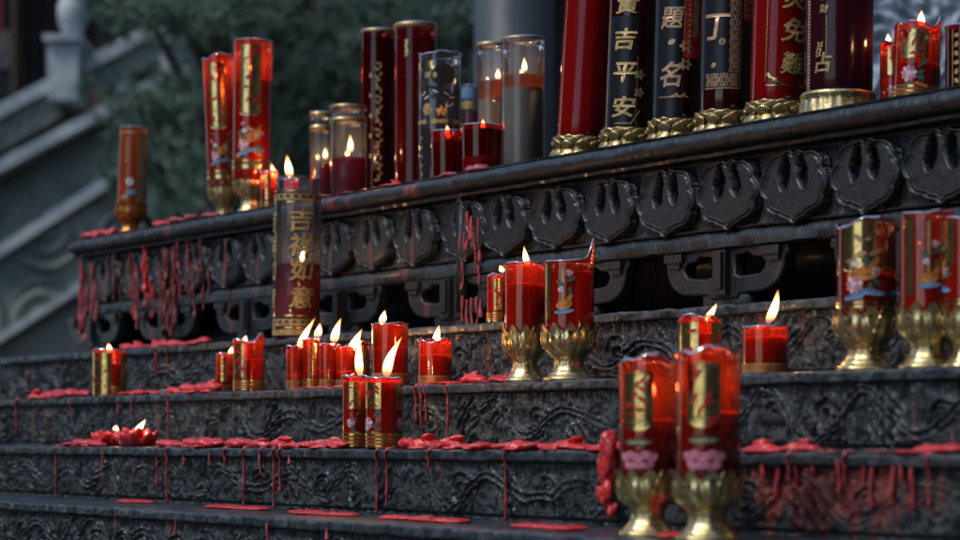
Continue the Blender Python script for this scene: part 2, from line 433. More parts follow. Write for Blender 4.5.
# ------------------------------------------------------------------ tiered stand
def relief(s, v, seed, H):
    """carved scrollwork under layers of paint, in mm; s in m, v 0..1 over a riser of height H"""
    z = v * H
    ws = s + 0.009 * fbm(s * 22 + seed, z * 30, 2) + 0.04 * fbm(s * 3 + seed, z * 0, 2); wz = z + 0.008 * fbm(s * 26 + 40 + seed, z * 30, 2)
    p = 0.088
    idx = np.floor(ws / p); u = ws - (idx + 0.5) * p
    kind = np.mod(idx * 7 + int(seed), 3)
    sg = np.where(np.mod(idx, 2) == 0, 1.0, -1.0)
    zc = H * 0.46
    def rg(d, w): return np.exp(-(d / w) ** 2)
    r = np.hypot(u, (wz - zc)); th = np.arctan2((wz - zc) * sg, u)
    up = 1 / (1 + np.exp(-(wz - zc + 0.006) * 700))
    arch = (rg(r - 0.021, 0.0024) + 0.8 * rg(r - 0.0125, 0.0022)) * up + rg(r - 0.004, 0.004)
    arch = arch + rg(np.abs(u) - 0.021 - 0.012 * (zc - wz) / H, 0.0026) * (1 - up)
    spr = (r / 0.0105 - th / (2 * PI)) % 1.0
    scroll = rg(spr - 0.5, 0.2) * np.clip((0.031 - r) / 0.006, 0, 1)
    dg = (u * sg * 0.9 + (wz - zc) * 0.75)
    leaf = rg((dg + 0.0075) % 0.015 - 0.0075, 0.0026) * np.clip((0.030 - np.abs(u) - 0.25 * np.abs(wz - zc)) / 0.004, 0, 1)
    motif = np.where(kind == 0, arch, np.where(kind == 1, scroll, leaf))
    amp_ = 0.30 + 0.16 * np.sin(ws * 9 + seed)
    vc = H * (0.5 + amp_ * np.sin(PI * ws / p + 0.7 + 1.2 * vnoise(ws * 4 + seed, ws * 0)))
    slope = np.sqrt(1 + (H * 0.36 * PI / p * np.cos(PI * ws / p + 0.7)) ** 2)
    dv = np.abs(wz - vc) / slope
    vine = rg(dv - 0.0042, 0.0018) + 0.35 * (dv < 0.004)
    motif = np.where(dv < 0.0075, motif * 0.15, motif)
    vine = vine * np.clip(0.75 + 1.3 * fbm(s * 5 + seed, z * 9, 2), 0.1, 1)
    base = np.maximum(motif, vine)
    streak = fbm(s * 210 + seed * 3, z * 11, 3)
    runs = np.clip(fbm(s * 95 + seed, z * 5 + 9, 2) - 0.16, 0, 1)
    lump = fbm(s * 60 + seed, z * 75, 3)
    fine = fbm(s * 300, z * 200 + seed, 2)
    coat = np.clip(fbm(s * 8 + seed * 2, z * 11, 2) * 1.6 + 0.72, 0.35, 1)
    gouge = np.clip(fbm(s * 130 + seed * 5, z * 26 + 3, 3) - 0.14, 0, 1)
    hh = 5.4 * base * coat + 4.6 * streak + 11.0 * runs + 3.2 * lump + 1.5 * fine - 15.0 * gouge
    fade = np.clip(v / 0.06, 0, 1) * np.clip((1 - v) / 0.04, 0, 1)
    return hh * fade - 5.5 * np.clip(v / 0.1, 0.25, 1) - 6.0 * (v < 0.09)

def s_samples(a, b, fine, lo=-2.05, hi=1.05, coarse=0.012):
    out = []; s = a
    while s < b:
        out.append(s); s += fine if lo < s < hi else coarse
    out.append(b)
    return np.array(out)

stand = empty('tiered_stand', pos(4, 0, 0, -0.75), 'tiered dark iron altar stand with carved scroll risers and spilled red wax', 'altar stand')
STAND_LOC = Vector(stand.location)
SA, SB = -3.6, 2.0
def P3(k, s, t, z):
    s, t, z = np.broadcast_arrays(s, t, z)
    return np.stack([s * DX + t * NX, Y0[k] + s * DY + t * NY, z], -1)

for k in (1, 2, 3, 4, 5):
    zt = ZT[k]; zb = ZT[k + 1] if k < 5 else -0.75
    nose_h = 0.013
    ztop = zt - nose_h
    mb = MB()
    ss = s_samples(SA, SB, 0.0016)
    nv = 58 if k < 5 else 30
    vv = np.linspace(0, 1, nv)
    zh = (ztop - max(zb, -0.30))
    SS, VV = np.meshgrid(ss, vv, indexing='ij')
    hh = relief(SS, VV, 13.7 * k, zh) * 0.001
    # the right end of the stand is worn flatter, the left sharper
    t = hh
    mb.grid(P3(k, SS, t, max(zb, -0.30) + VV * zh))
    # body behind the carved face
    W = {1: 1.0, 2: 0.16, 3: 0.16, 4: 0.17, 5: 0.17}[k]
    c = []
    zlow = zb - 0.0 if k < 5 else -0.75
    for z in (zb - 0.01 if k < 5 else -0.75, ztop - 0.001):
        for (s, t0) in ((SA, -0.012), (SB, -0.012), (SB, -W), (SA, -W)):
            c.append(pos(k, s, t0, z))
    mb.hexa(c)
    if k == 5:
        cc = []
        for z in (-0.75, -0.299):
            for (s, t0) in ((SA, -0.003), (SB, -0.003), (SB, -0.02), (SA, -0.02)): cc.append(pos(k, s, t0, z))
        mb.hexa(cc)
    o = mb.build('carved_riser', STEPRED if k == 3 else STEP, stand, loc=-STAND_LOC)
    # nosing and tread: a worn slab with a soft lumpy front edge
    mb = MB()
    prof = [(-0.012, -nose_h), (0.0, -nose_h), (0.0022, -nose_h + 0.0008), (0.0026, -0.010), (0.0026, -0.006), (0.0028, -0.003), (0.0022, -0.0012), (0.0008, -0.0002), (-0.003, 0.0), (-0.012, 0.0004)]
    back = np.linspace(-0.03, -W - 0.004, 12 if k > 1 else 30)
    prof += [(b, 0.0004) for b in back]
    ss2 = s_samples(SA, SB, 0.0035)
    pt = np.array([p[0] for p in prof]); pz = np.array([p[1] for p in prof])
    SS, TT = np.meshgrid(ss2, pt, indexing='ij'); _, ZZ = np.meshgrid(ss2, pz, indexing='ij')
    nse = 0.0022 * fbm(SS * 60 + k * 5, ZZ * 120 + TT * 30, 3) + 0.0020 * fbm(SS * 190 + k, ZZ * 200, 2) + 0.003 * fbm(SS * 6, SS * 0 + k, 2) - 0.003 * np.clip(fbm(SS * 38 + k, SS * 0, 1) - 0.36, 0, 1) * 6
    front = (pt > -0.011)
    TT2 = TT + np.where(front, nse, 0)
    ZZ2 = ZZ + zt + np.where(pz > -0.003, 0.0018 * fbm(SS * 60 + 5 * k, TT * 60, 3), 0.0012 * fbm(SS * 60, SS * 0, 2))
    mb.grid(P3(k, SS, TT2, ZZ2))
    cend = []
    mb.build('tread', TREAD, stand, loc=-STAND_LOC)

# ------------------------------------------------------------------ the offering table on top
k = 'table'
TS0, TS1 = -1.487, 1.7
Z0, ZR, ZF, ZA = 0.411, 0.374, 0.275, 0.249      # top, rim bottom, frieze bottom, apron rail bottom
ZB = 0.192
table = empty('offering_table', pos(k, 0, 0, ZT[1]), 'long black iron offering table with cloud head frieze, on the top step', 'offering table')
TL = -Vector(table.location)
# table top and rolled rim, in two cast lengths meeting at a seam
SEAM = s_at('table', 466)
def sweep(prof, a, b, fine, amp, seed, mat, name, loc, closed=True, parent=None, noisy=lambda t, z: 1.0):
    mb = MB(); ss = s_samples(a, b, fine, coarse=0.02)
    pt = np.array([p[0] for p in prof]); pz = np.array([p[1] for p in prof])
    SS, TT = np.meshgrid(ss, pt, indexing='ij'); _, ZZ = np.meshgrid(ss, pz, indexing='ij')
    d = amp * (fbm(SS * 30 + seed, ZZ * 70 + TT * 60, 3) + 0.5 * fbm(SS * 130 + seed, ZZ * 90, 2))
    wt = (TT > -0.02)
    P = P3('table', SS, TT + d * wt, ZZ + 0.4 * d * wt * (ZZ < Z0 - 0.001))
    mb.grid(P)
    base = mb.n - P.shape[0] * P.shape[1]
    n = P.shape[1]
    mb.f.append(tuple(base + j for j in range(n))[::-1]); mb.m.append(0)
    mb.f.append(tuple(base + (P.shape[0] - 1) * n + j for j in range(n))); mb.m.append(0)
    return mb.build(name, mat, parent, loc=loc, angle=50)
def rim_prof(dt):
    r = [(-0.60, 0.383), (-0.002, 0.383), (-0.002, ZR), (0.012 + dt, ZR - 0.001), (0.014 + dt, ZR + 0.003), (0.011 + dt, ZR + 0.006), (0.010 + dt, ZR + 0.007)]
    for a in np.linspace(-80, 80, 11):
        r.append((0.012 + dt + 0.012 * math.cos(math.radians(a)), 0.3945 + 0.0125 * math.sin(math.radians(a))))
    r += [(0.006 + dt, 0.4075), (0.013 + dt, 0.4082), (0.0135 + dt, 0.4108), (-0.004, 0.4112), (-0.02, 0.4108), (-0.30, 0.4108), (-0.60, 0.4108)]
    return r
sweep(rim_prof(0), TS0 - 0.006, SEAM, 0.004, 0.0022, 3, IRON_LEFT, 'table_top', TL, parent=table)
sweep(rim_prof(0.004), SEAM, TS1, 0.004, 0.0022, 8, IRON, 'table_top', TL, parent=table)
# where the cloud heads sit
CLOUD_S = []
i = -17
while True:
    s = s_at('table', 733) + i * 0.1295
    i += 1
    if s < TS0 + 0.04: continue
    if s > TS1 - 0.05: break
    if abs(s - SEAM) < 0.022: s += 0.02
    CLOUD_S.append(s)
# frieze ground
def frieze(a, b, mat, dt):
    mb = MB(); ss = s_samples(a, b, 0.003); zz = np.linspace(ZF, ZR + 0.004, 34)
    SS, ZZ = np.meshgrid(ss, zz, indexing='ij')
    h = 0.0022 * fbm(SS * 110, ZZ * 9, 3) + 0.0020 * fbm(SS * 28 + 7, ZZ * 34, 3) + 0.005 * np.clip(fbm(SS * 60 + 9, ZZ * 4, 2) - 0.24, 0, 1)
    h = h + 0.005 * np.exp(-((ZZ - ZF - 0.003) / 0.0022) ** 2) + 0.004 * np.exp(-((ZZ - ZR + 0.006) / 0.0025) ** 2)
    kp = np.ones((len(ss) - 1, len(zz) - 1), bool)
    for cs in CLOUD_S:      # the castings are hollow behind the sinkings of the cloud heads
        kp &= ~((((SS[:-1, :-1] - cs) / 0.046) ** 2 + ((ZZ[:-1, :-1] - 0.3245) / 0.034) ** 2) < 1)
    mb.grid(P3('table', SS, h + dt - 0.0065, ZZ), keep=kp)
    c = []
    for z in (ZF - 0.001, ZR + 0.004):
        for (s, t0) in ((a, dt - 0.022), (b, dt - 0.022), (b, -0.03), (a, -0.03)): c.append(pos('table', s, t0, z))
    mb.hexa(c)
    mb.build('frieze', mat, table, loc=TL)
frieze(TS0, SEAM, IRON_LEFT, 0); frieze(SEAM, TS1, IRON, 0.004)
# apron rail
def rail(a, b, mat, dt):
    prof = [(-0.03, ZF - 0.002), (-0.03, ZA), (0.0 + dt, ZA), (0.004 + dt, ZA + 0.003), (0.004 + dt, ZA + 0.018), (0.001 + dt, ZA + 0.022), (-0.002 + dt, ZF - 0.002)]
    sweep(prof, a, b, 0.005, 0.0022, 21, mat, 'apron_rail', TL, parent=table)
rail(TS0, SEAM, IRON_LEFT, 0); rail(SEAM, TS1, IRON, 0.004)

# cloud head relief
def cloud_mesh(seed):
    n = 96
    u = np.linspace(-1.06, 1.06, n); v = np.linspace(-1.16, 1.06, n)
    U, V = np.meshgrid(u, v, indexing='ij')
    Uw = U + 0.05 * fbm(U * 3 + seed, V * 3, 2); Vw = V + 0.05 * fbm(U * 3 + 9 + seed, V * 3, 2)
    th = np.arctan2(Vw, np.abs(Uw)); rho = np.hypot(Uw, Vw)
    deg = np.degrees(th)
    def g(c, w): return np.exp(-((deg - c) / w) ** 2)
    R = 0.94 + 0.04 * g(-2, 14) - 0.04 * g(-20, 5) + 0.05 * g(-40, 10) - 0.035 * g(-62, 5) + 0.115 * g(-90, 5.5) - 0.05 * g(22, 6) + 0.07 * g(48, 16) - 0.04 * g(70, 6)
    R = R - 0.10 * g(90, 5)
    d = R - rho
    h = 0.35 * np.clip(d / 0.02, 0, 1) + 0.55 * np.exp(-((d - 0.045) / 0.024) ** 2) - 0.12 * np.exp(-((d - 0.10) / 0.02) ** 2) + 0.42 * np.exp(-((d - 0.165) / 0.024) ** 2) + 0.22 * np.clip((d - 0.19) / 0.03, 0, 1)
    # two comma shaped sinkings beside a central stem
    wd = 0.150 + 0.085 * np.clip((0.55 - Vw), -0.7, 0.45)
    cx = np.abs(Uw) - (0.22 + 0.12 * np.clip(0.5 - Vw, 0, 1))
    te = 1 - (cx / np.maximum(wd, 0.03)) ** 2 - ((Vw - 0.34) / 0.50) ** 2
    h = np.where(te > -0.35, h + 0.10 * np.exp(-((te + 0.15) / 0.14) ** 2) * (d > 0.1), h)
    h = h * (1 - 1.0 * np.clip(te * 6.0, 0, 1)) - 2.9 * np.clip(te * 3.5, 0, 1)
    h = h + 0.07 * fbm(U * 7 + seed, V * 2.0, 3) + 0.05 * fbm(U * 6, V * 7 + seed, 3)
    W, Hh, D = 0.0655, 0.0480, 0.0066
    inside = d > -0.035
    t = np.where(d > 0, np.maximum(h * D, -0.0200), -0.0060)
    P = np.stack([U * W, -t, V * Hh], -1)      # local: x along, -y out, z up
    keep = inside[:-1, :-1] & inside[1:, 1:] & inside[:-1, 1:] & inside[1:, :-1]
    mb = MB(); mb.grid(P, keep=keep)
    return mb
protos = []
ANG = math.atan2(DY, DX)
idx = 0
for s in CLOUD_S:
    left = s < SEAM
    pi = idx % 5
    key = (pi, left)
    pr = [p for p in protos if p[0] == key]
    if not pr:
        o = cloud_mesh(5.3 * pi + 1).build('cloud_head', IRON_LEFT if left else IRON, table)
        protos.append((key, o))
    else:
        o = pr[0][1].copy(); COL.objects.link(o); o.parent = table
    o.location = Vector(pos('table', s, 0.0030 if left else 0.0070, 0.3225)) + TL
    o.rotation_euler = (random.uniform(-0.02, 0.02), random.uniform(-0.04, 0.04), ANG)
    o.scale = (random.uniform(0.95, 1.04), 1, random.uniform(0.96, 1.02))
    idx += 1
# scroll brackets under the rail
def arc(cx, cy, r, a0, a1, n=8, ry=None):
    ry = ry or r
    return [(cx + r * math.cos(math.radians(a0 + (a1 - a0) * i / n)), cy + ry * math.sin(math.radians(a0 + (a1 - a0) * i / n))) for i in range(n + 1)]
def bracket_mesh():
    h = ZA - ZB  # .057
    out = [(-0.122, 0.0), (-0.125, -0.008), (-0.118, -0.012)] + arc(-0.072, -0.020, 0.045, 180, 262, 8, 0.036) + [(-0.03, -h), (-0.026, -h - 0.006), (0.026, -h - 0.006), (0.03, -h)] + arc(0.072, -0.020, 0.045, 278, 360, 8, 0.036) + [(0.118, -0.012), (0.125, -0.008), (0.122, 0.0)]
    def hole(sx):
        p = [(0.020, -0.006), (0.052, -0.004), (0.060, -0.010), (0.078, -0.012)] + arc(0.066, -0.020, 0.020, 0, -90, 6, 0.018) + [(0.034, -0.040), (0.020, -0.036)]
        return [(sx * x, y) for x, y in p][::sx]
    me = curve_shape([out, hole(1), hole(-1)], 0.008, 0.003)
    bm = bmesh.new(); bm.from_mesh(me)
    # the centre post and the two capped shoulders stand proud
    def bx(x0, x1, z0, z1, y1):
        vs = [bm.verts.new(p) for p in ((x0, z0, 0), (x1, z0, 0), (x1, z1, 0), (x0, z1, 0), (x0 + .002, z0, y1), (x1 - .002, z0, y1), (x1 - .002, z1, y1), (x0 + .002, z1, y1))]
        for f in ((0, 3, 2, 1), (4, 5, 6, 7), (0, 1, 5, 4), (1, 2, 6, 5), (2, 3, 7, 6), (3, 0, 4, 7)): bm.faces.new([vs[i] for i in f])
    bx(-0.015, 0.015, -h - 0.004, -0.001, 0.019); bx(-0.010, 0.010, -h + 0.004, -0.004, 0.023)
    for sx in (-1, 1):
        a, b = sorted((sx * 0.078, sx * 0.119)); bx(a, b, -0.012, -0.001, 0.018)
        a, b = sorted((sx * 0.086, sx * 0.115)); bx(a, b, -0.020, -0.012, 0.015)
    bmesh.ops.recalc_face_normals(bm, faces=bm.faces)
    for v in bm.verts:
        x, y, z = v.co; v.co = (x, -z, y)
    bm.to_mesh(me); bm.free()
    return me
bme = bracket_mesh(); bme.name = 'scroll_bracket'
bme.materials.clear(); bme.materials.append(IRON)
bme2 = bme.copy(); bme2.materials.clear(); bme2.materials.append(IRON_LEFT)
BS = 0.3325; b0 = 0.580
i = -6
while b0 + i * BS < TS1:
    s = b0 + i * BS; i += 1
    o = bpy.data.objects.new('scroll_bracket', bme if s > SEAM else bme2); COL.objects.link(o)
    o.parent = table; o.location = Vector(pos('table', s, -0.009, ZA + 0.0005)) + TL; o.rotation_euler = (0, 0, ANG)
    # short pad between bracket and step
    mb = MB(); mb.box(-0.045, 0.045, -0.008, 0.03, ZT[1] - ZA - 0.0, ZB - ZA + 0.001)
    mb.build('foot_pad', IRON_LEFT, table, loc=o.location).rotation_euler = (0, 0, ANG)
# board added to keep light out of the space under the table
mb = MB(); c = []
for z in (ZT[1], 0.384):
    for (s, t0) in ((TS0 + 0.03, -0.22), (TS1, -0.22), (TS1, -0.24), (TS0 + 0.03, -0.24)): c.append(pos('table', s, t0, z))
mb.hexa(c); mb.build('light_block_board', IRON, table, loc=TL)
# seam post
mb = MB(); c = []
for z in (ZB + 0.002, ZR):
    for (s, t0) in ((SEAM - 0.011, 0.011), (SEAM + 0.004, 0.011), (SEAM + 0.004, -0.01), (SEAM - 0.011, -0.01)): c.append(pos('table', s, t0, z))
mb.hexa(c); mb.build('seam_post', IRON, table, loc=TL)
# returned left end of the table
mb = MB(); c = []
for z in (ZB, 0.383):
    for (s, t0) in ((TS0, -0.03), (TS0 + 0.02, -0.03), (TS0 + 0.02, -0.6), (TS0, -0.6)): c.append(pos('table', s, t0, z))
mb.hexa(c); mb.build('end_panel', IRON_LEFT, table, loc=TL)

# ------------------------------------------------------------------ wax
def ico(mb, c, r, tilt=0, seed=0, n=14):
    P = np.zeros((n * 2, n + 1, 3))
    for a in range(n * 2):
        for b in range(n + 1):
            th = PI * b / n; ph = 2 * PI * a / (2 * n)
            d = 1 + 0.10 * math.sin(2 * ph + seed) * math.sin(th) + 0.07 * math.sin(3 * ph + seed * 2.1) * math.sin(th)
            x = r[0] * math.sin(th) * math.cos(ph) * d; t = r[1] * math.sin(th) * math.sin(ph) * d; z = r[2] * math.cos(th)
            P[a, b] = (c[0] + x * DX + t * NX, c[1] + x * DY + t * NY, c[2] + z + x * tilt)
    mb.grid(P, wrap=True, flip=True)

def remesh(mb, name, mat, voxel, label, group, loc, smooth_it=2, cat='wax', disp=0.0014):
    o = mb.build(name, mat, None, weld=True)
    md = o.modifiers.new('r', 'REMESH'); md.mode = 'VOXEL'; md.voxel_size = voxel; md.use_smooth_shade = True
    sm = o.modifiers.new('s', 'SMOOTH'); sm.iterations = smooth_it; sm.factor = 0.5
    me = eval_mesh(o)
    o.modifiers.clear()
    old = o.data; o.data = me; bpy.data.meshes.remove(old); me.name = name
    me.materials.clear(); me.materials.append(mat)
    me.polygons.foreach_set('use_smooth', [True] * len(me.polygons))
    nv = len(me.vertices); co = np.empty(nv * 3, dtype=np.float32); me.vertices.foreach_get('co', co); co = co.reshape(-1, 3).astype(float)
    nm = np.empty(nv * 3, dtype=np.float32); me.vertex_normals.foreach_get('vector', nm); nm = nm.reshape(-1, 3)
    a_ = co[:, 0] * DX + co[:, 1] * DY; b_ = co[:, 0] * NX + co[:, 1] * NY; c_ = co[:, 2]
    dsp = disp * (1.6 * np.abs(fbm(a_ * 70 + c_ * 60, b_ * 90 - c_ * 80, 3)) - 0.5 + 0.5 * fbm(a_ * 190, c_ * 200 + b_ * 150, 2))
    co = co + nm * dsp[:, None]
    me.vertices.foreach_set('co', co.astype(np.float32).ravel()); me.update()
    me.transform(Matrix.Translation(-Vector(loc))); o.location = loc
    return tag(o, label, cat, group)

def puddle(k, X0, X1, hpx, label, off=0.02, depth=0.02, drips=(), mat=WAX, seed=0, lumps=None, cat='wax puddle', over=0.0, flat=0):
    """spilled wax on tread k between photo columns; drips=(X, length)"""
    r = random.Random(seed + int(X0 * 3))
    mb = MB(); sA, sB = s_at(k, X0), s_at(k, X1)
    Xm = (X0 + X1) / 2; h = hpx * depth_at(k, Xm) / F
    L = sB - sA; n = lumps or max(2, int(L / 0.030))
    z = ZT[k]
    for i in range(n):
        f = (i + r.uniform(0.25, 0.75)) / n
        s = sA + L * f
        rx = min(0.024, L / n * r.uniform(0.50, 0.85)); rt = depth * r.uniform(0.55, 0.95)
        hh = h * r.uniform(0.55, 1.1)
        t = -off + r.uniform(-0.012, 0.006)
        p = pos(k, s, t, z + hh * 0.42); ico(mb, p, (rx, rt, hh * 0.5), tilt=r.uniform(-0.10, 0.10), seed=r.random() * 9)
        if r.random() < 0.55:
            p = pos(k, s + r.uniform(-1, 1) * rx * 0.8, t + r.uniform(-0.010, 0.004), z + h * r.uniform(0.6, 0.95)); ico(mb, p, (rx * r.uniform(0.4, 0.75), rt * 0.6, h * 0.24), tilt=r.uniform(-0.35, 0.35), seed=r.random() * 9, n=10)
    for i in range(max(1, int(L / 0.05))):
        p = pos(k, sA + L * r.random(), -off, z + 0.0016); ico(mb, p, (r.uniform(0.012, 0.03), depth * r.uniform(0.7, 1.1), 0.0022), seed=r.random() * 9, n=16)
    if flat: mb = MB(); [ico(mb, pos(k, sA + L * (q + 0.5) / flat, -off + r.uniform(-0.003, 0.003), z + 0.0022), (L / flat * 0.58, depth, 0.0036), seed=r.random() * 9, n=16) for q in range(flat)]
    tb = MB()
    for (X, ln) in drips:
        s = s_at(k, X)
        pts = [pos(k, s, -off, z + 0.0006), pos(k, s, -0.006, z + 0.0006), pos(k, s, 0.0015, z + 0.0002), pos(k, s, 0.0036, z - 0.004), pos(k, s, 0.0036, z - 0.012)]
        rr = [0.0024, 0.0028, 0.0026, 0.0020, 0.0015]
        nn = max(3, int(ln / 0.004)); ph = r.random() * 6
        for j in range(nn):
            f = (j + 1) / nn
            pts.append(pos(k, s + 0.0009 * math.sin(ph + j * 0.35), 0.0018, z - 0.012 - (ln - 0.012) * f)); rr.append(0.0015 + 0.0011 * max(0, math.sin(ph + j * 0.8)) ** 4 + 0.0005 * math.sin(ph + j * 0.31) + (0.0009 if j >= nn - 1 else 0))
        tb.tube(pts, rr, 8)
    lc = pos(k, (sA + sB) / 2, -off, z)
    o = remesh(mb, 'wax_puddle', mat, 0.0013, label, 'red wax puddles spilled on the steps', lc, cat=cat)
    if drips: tb.build('wax_run', WAXRUN, o, loc=-Vector(lc))
    return o

def drip_set(k, runs, label, mat=WAX, t0=0.004, cat='wax drip', thick=1.0, group='wax runs down the iron faces', seed=1):
    """runs: (X, Ytop, Ybottom) in photo pixels on the face of k"""
    r = random.Random(seed); mb = MB()
    for (X, Ya, Yb) in runs:
        s = s_at(k, X); za, zb = zpx(k, X, Ya), zpx(k, X, Yb)
        n = max(3, int(abs(za - zb) / 0.006)); ph = r.random() * 6; w = r.uniform(0.8, 1.3) * thick
        pts = []; rr = []
        for j in range(n + 1):
            f = j / n
            pts.append(pos(k, s + 0.0028 * math.sin(ph + j * 0.45) * (f * 0.8 + 0.2), t0 + 0.0008 * math.sin(j * 0.9 + ph), za + (zb - za) * f))
            rr.append(w * (0.0019 + 0.0007 * math.sin(ph * 2 + j * 0.8)) * (1.4 if j > n - 2 else 1))
        mb.tube(pts, rr, 8)
    X, Ya, Yb = runs[0]
    return remesh(mb, 'wax_drip', mat, 0.0010, label, group, pos(k, s_at(k, X), t0, zpx(k, X, Ya)), cat=cat, smooth_it=2, disp=0.0006)

# ------------------------------------------------------------------ candles
def wrapP(r, a, z):
    ph = a / r
    return (r * math.sin(ph), -r * math.cos(ph), z)

class Print:
    """flat shapes wrapped round a jar of radius R: a = distance round from the front, z = height"""
    def __init__(s, R): s.R = R; s.mb = MB()
    def rect(s, a0, a1, z0, z1, mi, dr=0.0004, jag=0.0):
        n = max(2, int(abs(a1 - a0) / 0.003) + 1); P = np.zeros((n, 2, 3))
        for i in range(n):
            a = a0 + (a1 - a0) * i / (n - 1)
            P[i, 0] = wrapP(s.R + dr, a / (1 if True else 1), z0 + random.uniform(-jag, jag)); P[i, 1] = wrapP(s.R + dr, a, z1 + random.uniform(-jag, jag))
        s.mb.grid(P, mi)
    def ell(s, a, z, ra, rz, rot, mi, dr=0.0007, n=12, pinch=0.0):
        vs = [wrapP(s.R + dr, a, z)]
        for i in range(n):
            t = 2 * PI * i / n; x = ra * math.cos(t) * (1 - pinch * 0); y = rz * math.sin(t)
            if pinch: y *= (1 - pinch * abs(math.cos(t)))
            vs.append(wrapP(s.R + dr, a + x * math.cos(rot) - y * math.sin(rot), z + x * math.sin(rot) + y * math.cos(rot)))
        s.mb.add(vs, [(0, i + 1, (i + 1) % n + 1) for i in range(n)], mi)
    def ring(s, z0, z1, mi, dr=0.0005):
        n = 48; P = np.zeros((n, 2, 3))
        for i in range(n):
            a = 2 * PI * i / n * s.R
            P[i, 0] = wrapP(s.R + dr, a, z0) ; P[i, 1] = wrapP(s.R + dr, a, z1)
        s.mb.grid(P, mi, wrap=True)
    def ch(s, c, a, z, size, mi, dr=0.0010, stretch=1.0):
        V, Fc = glyph(c)
        for q, (ox, oz) in enumerate(((0, 0), (0.020, -0.008))):   # pressed twice for a brush-thick stroke
            s.mb.add([wrapP(s.R + dr + 0.00012 * q, a + (v[0] + ox) * size, z + (v[1] + oz) * size * stretch) for v in V], Fc, mi)
    def flower(s, a, z, r, mi, mi2, n=9, dr=0.0009):
        for i in range(n):
            t = 2 * PI * i / n + 0.2
            s.ell(a + r * 0.62 * math.cos(t), z + r * 0.62 * math.sin(t), r * 0.42, r * 0.26, t, mi if i % 3 else mi2, dr + 0.0001 * (i % 3))
        s.ell(a, z, r * 0.34, r * 0.34, 0, mi2, dr + 0.0004)
        s.ell(a, z, r * 0.15, r * 0.15, 0, WH, dr + 0.0006)
    def leaves(s, a, z, r, mi=GR, n=4, seed=0):
        rr = random.Random(seed)
        for i in range(n):
            t = rr.random() * 6.28
            s.ell(a + r * math.cos(t), z + r * math.sin(t), r * 0.5, r * 0.2, t + rr.uniform(-0.5, 0.5), mi, 0.0007, pinch=0.5)
    def meander(s, a0, a1, z0, z1, mi, cell=0.006):
        """Greek key border strip"""
        na = max(1, round((a1 - a0) / cell)); nz = max(1, round((z1 - z0) / cell))
        ca, cz = (a1 - a0) / na, (z1 - z0) / nz
        w = 0.14
        for i in range(na):
            for j in range(nz):
                A, Z = a0 + i * ca, z0 + j * cz
                fl = (i + j) % 2
                segs = [(0, 0.9, 0, w), (0, w, 0, 0.9), (0, 0.78, 0.78, 0.78 + w), (0.70, 0.70 + w, 0.30, 0.8), (0.32, 0.75, 0.30, 0.30 + w), (0.32, 0.32 + w, 0.3, 0.6)]
                for (x0, x1, y0, y1) in segs:
                    if fl: x0, x1 = 1 - x1, 1 - x0
                    s.rect(A + x0 * ca, A + x1 * ca, Z + y0 * cz, Z + y1 * cz, mi, 0.0008)
    def build(s, name, parent):
        # keep only the colours that are used, so each face index maps to its paint
        used = sorted(set(s.mb.m)); mp = {u: i for i, u in enumerate(used)}
        s.mb.m = [mp[x] for x in s.mb.m]
        return s.mb.build(name, [PRINTS[u] for u in used], parent, smooth=True)

def shell(mb, R, z0, z1, tear=0.0, seed=0, seg=56, peak=None, crinkle=0.0, bead=0.0011, taper=0.0):
    """open cup wall with a torn, melted rim"""
    lv = [0, 0.02, 0.12, 0.25, 0.4, 0.55, 0.7, 0.82, 0.92, 1.0]
    H = z1 - z0
    P = np.zeros((seg, len(lv), 3)); rim = []
    for a in range(seg):
        ph = 2 * PI * a / seg
        tz = tear * (0.75 * math.sin(2 * ph + seed) + 0.5 * math.sin(5 * ph + seed * 2.3) + 0.3 * math.sin(9 * ph + seed * 3.1))
        if peak:
            d = (ph - peak[0] + PI) % (2 * PI) - PI
            tz += peak[1] * math.exp(-(d / peak[2]) ** 2)
        for i, l in enumerate(lv):
            f = l ** 2
            r = R * (1 - taper * l) + (tear * 0.22 * math.sin(4 * ph + seed * 1.7) * f) + crinkle * (math.sin(7 * ph + l * 9 + seed) + math.sin(11 * ph - l * 23) * 0.8 + math.sin(5 * ph + 31 * l) * 0.8)
            if i == 0: r -= 0.0015
            z = z0 + H * l + tz * l ** 3
            P[a, i] = (r * math.sin(ph), -r * math.cos(ph), z)
        rim.append(tuple(P[a, -1]))
    mb.grid(P, 0, wrap=True)
    b = mb.n - seg * len(lv)
    mb.f.append(tuple(b + a * len(lv) for a in range(seg))[::-1]); mb.m.append(0)
    mb.tube(rim, [bead * (1 + (1.2 if tear > 0.0015 else 0.2) * max(0, math.sin(i * 0.5 + seed) * math.sin(i * 0.21 + seed * 2))) for i in range(seg)], 6, closed=True)

def fill(R, z0, z1, seed=0, mat=WAXIN, parent=None, name='wax', meniscus=0.0015, cap=None):
    mb = MB()
    prof = [(R - 0.001, z0), (R, z0 + 0.001), (R, z1 - 0.0005), (R - 0.0008, z1 + meniscus * 0.6), (R * 0.9, z1), (R * 0.5, z1 - meniscus * 0.6), (R * 0.15, z1), (0.0001, z1 + 0.001)]
    mb.lathe(prof, 40, lambda ph, i, r, z: (r, z + (0.0008 * math.sin(2 * ph + seed) if i >= 2 else 0)))
    return mb.build(name, mat, parent, angle=60)

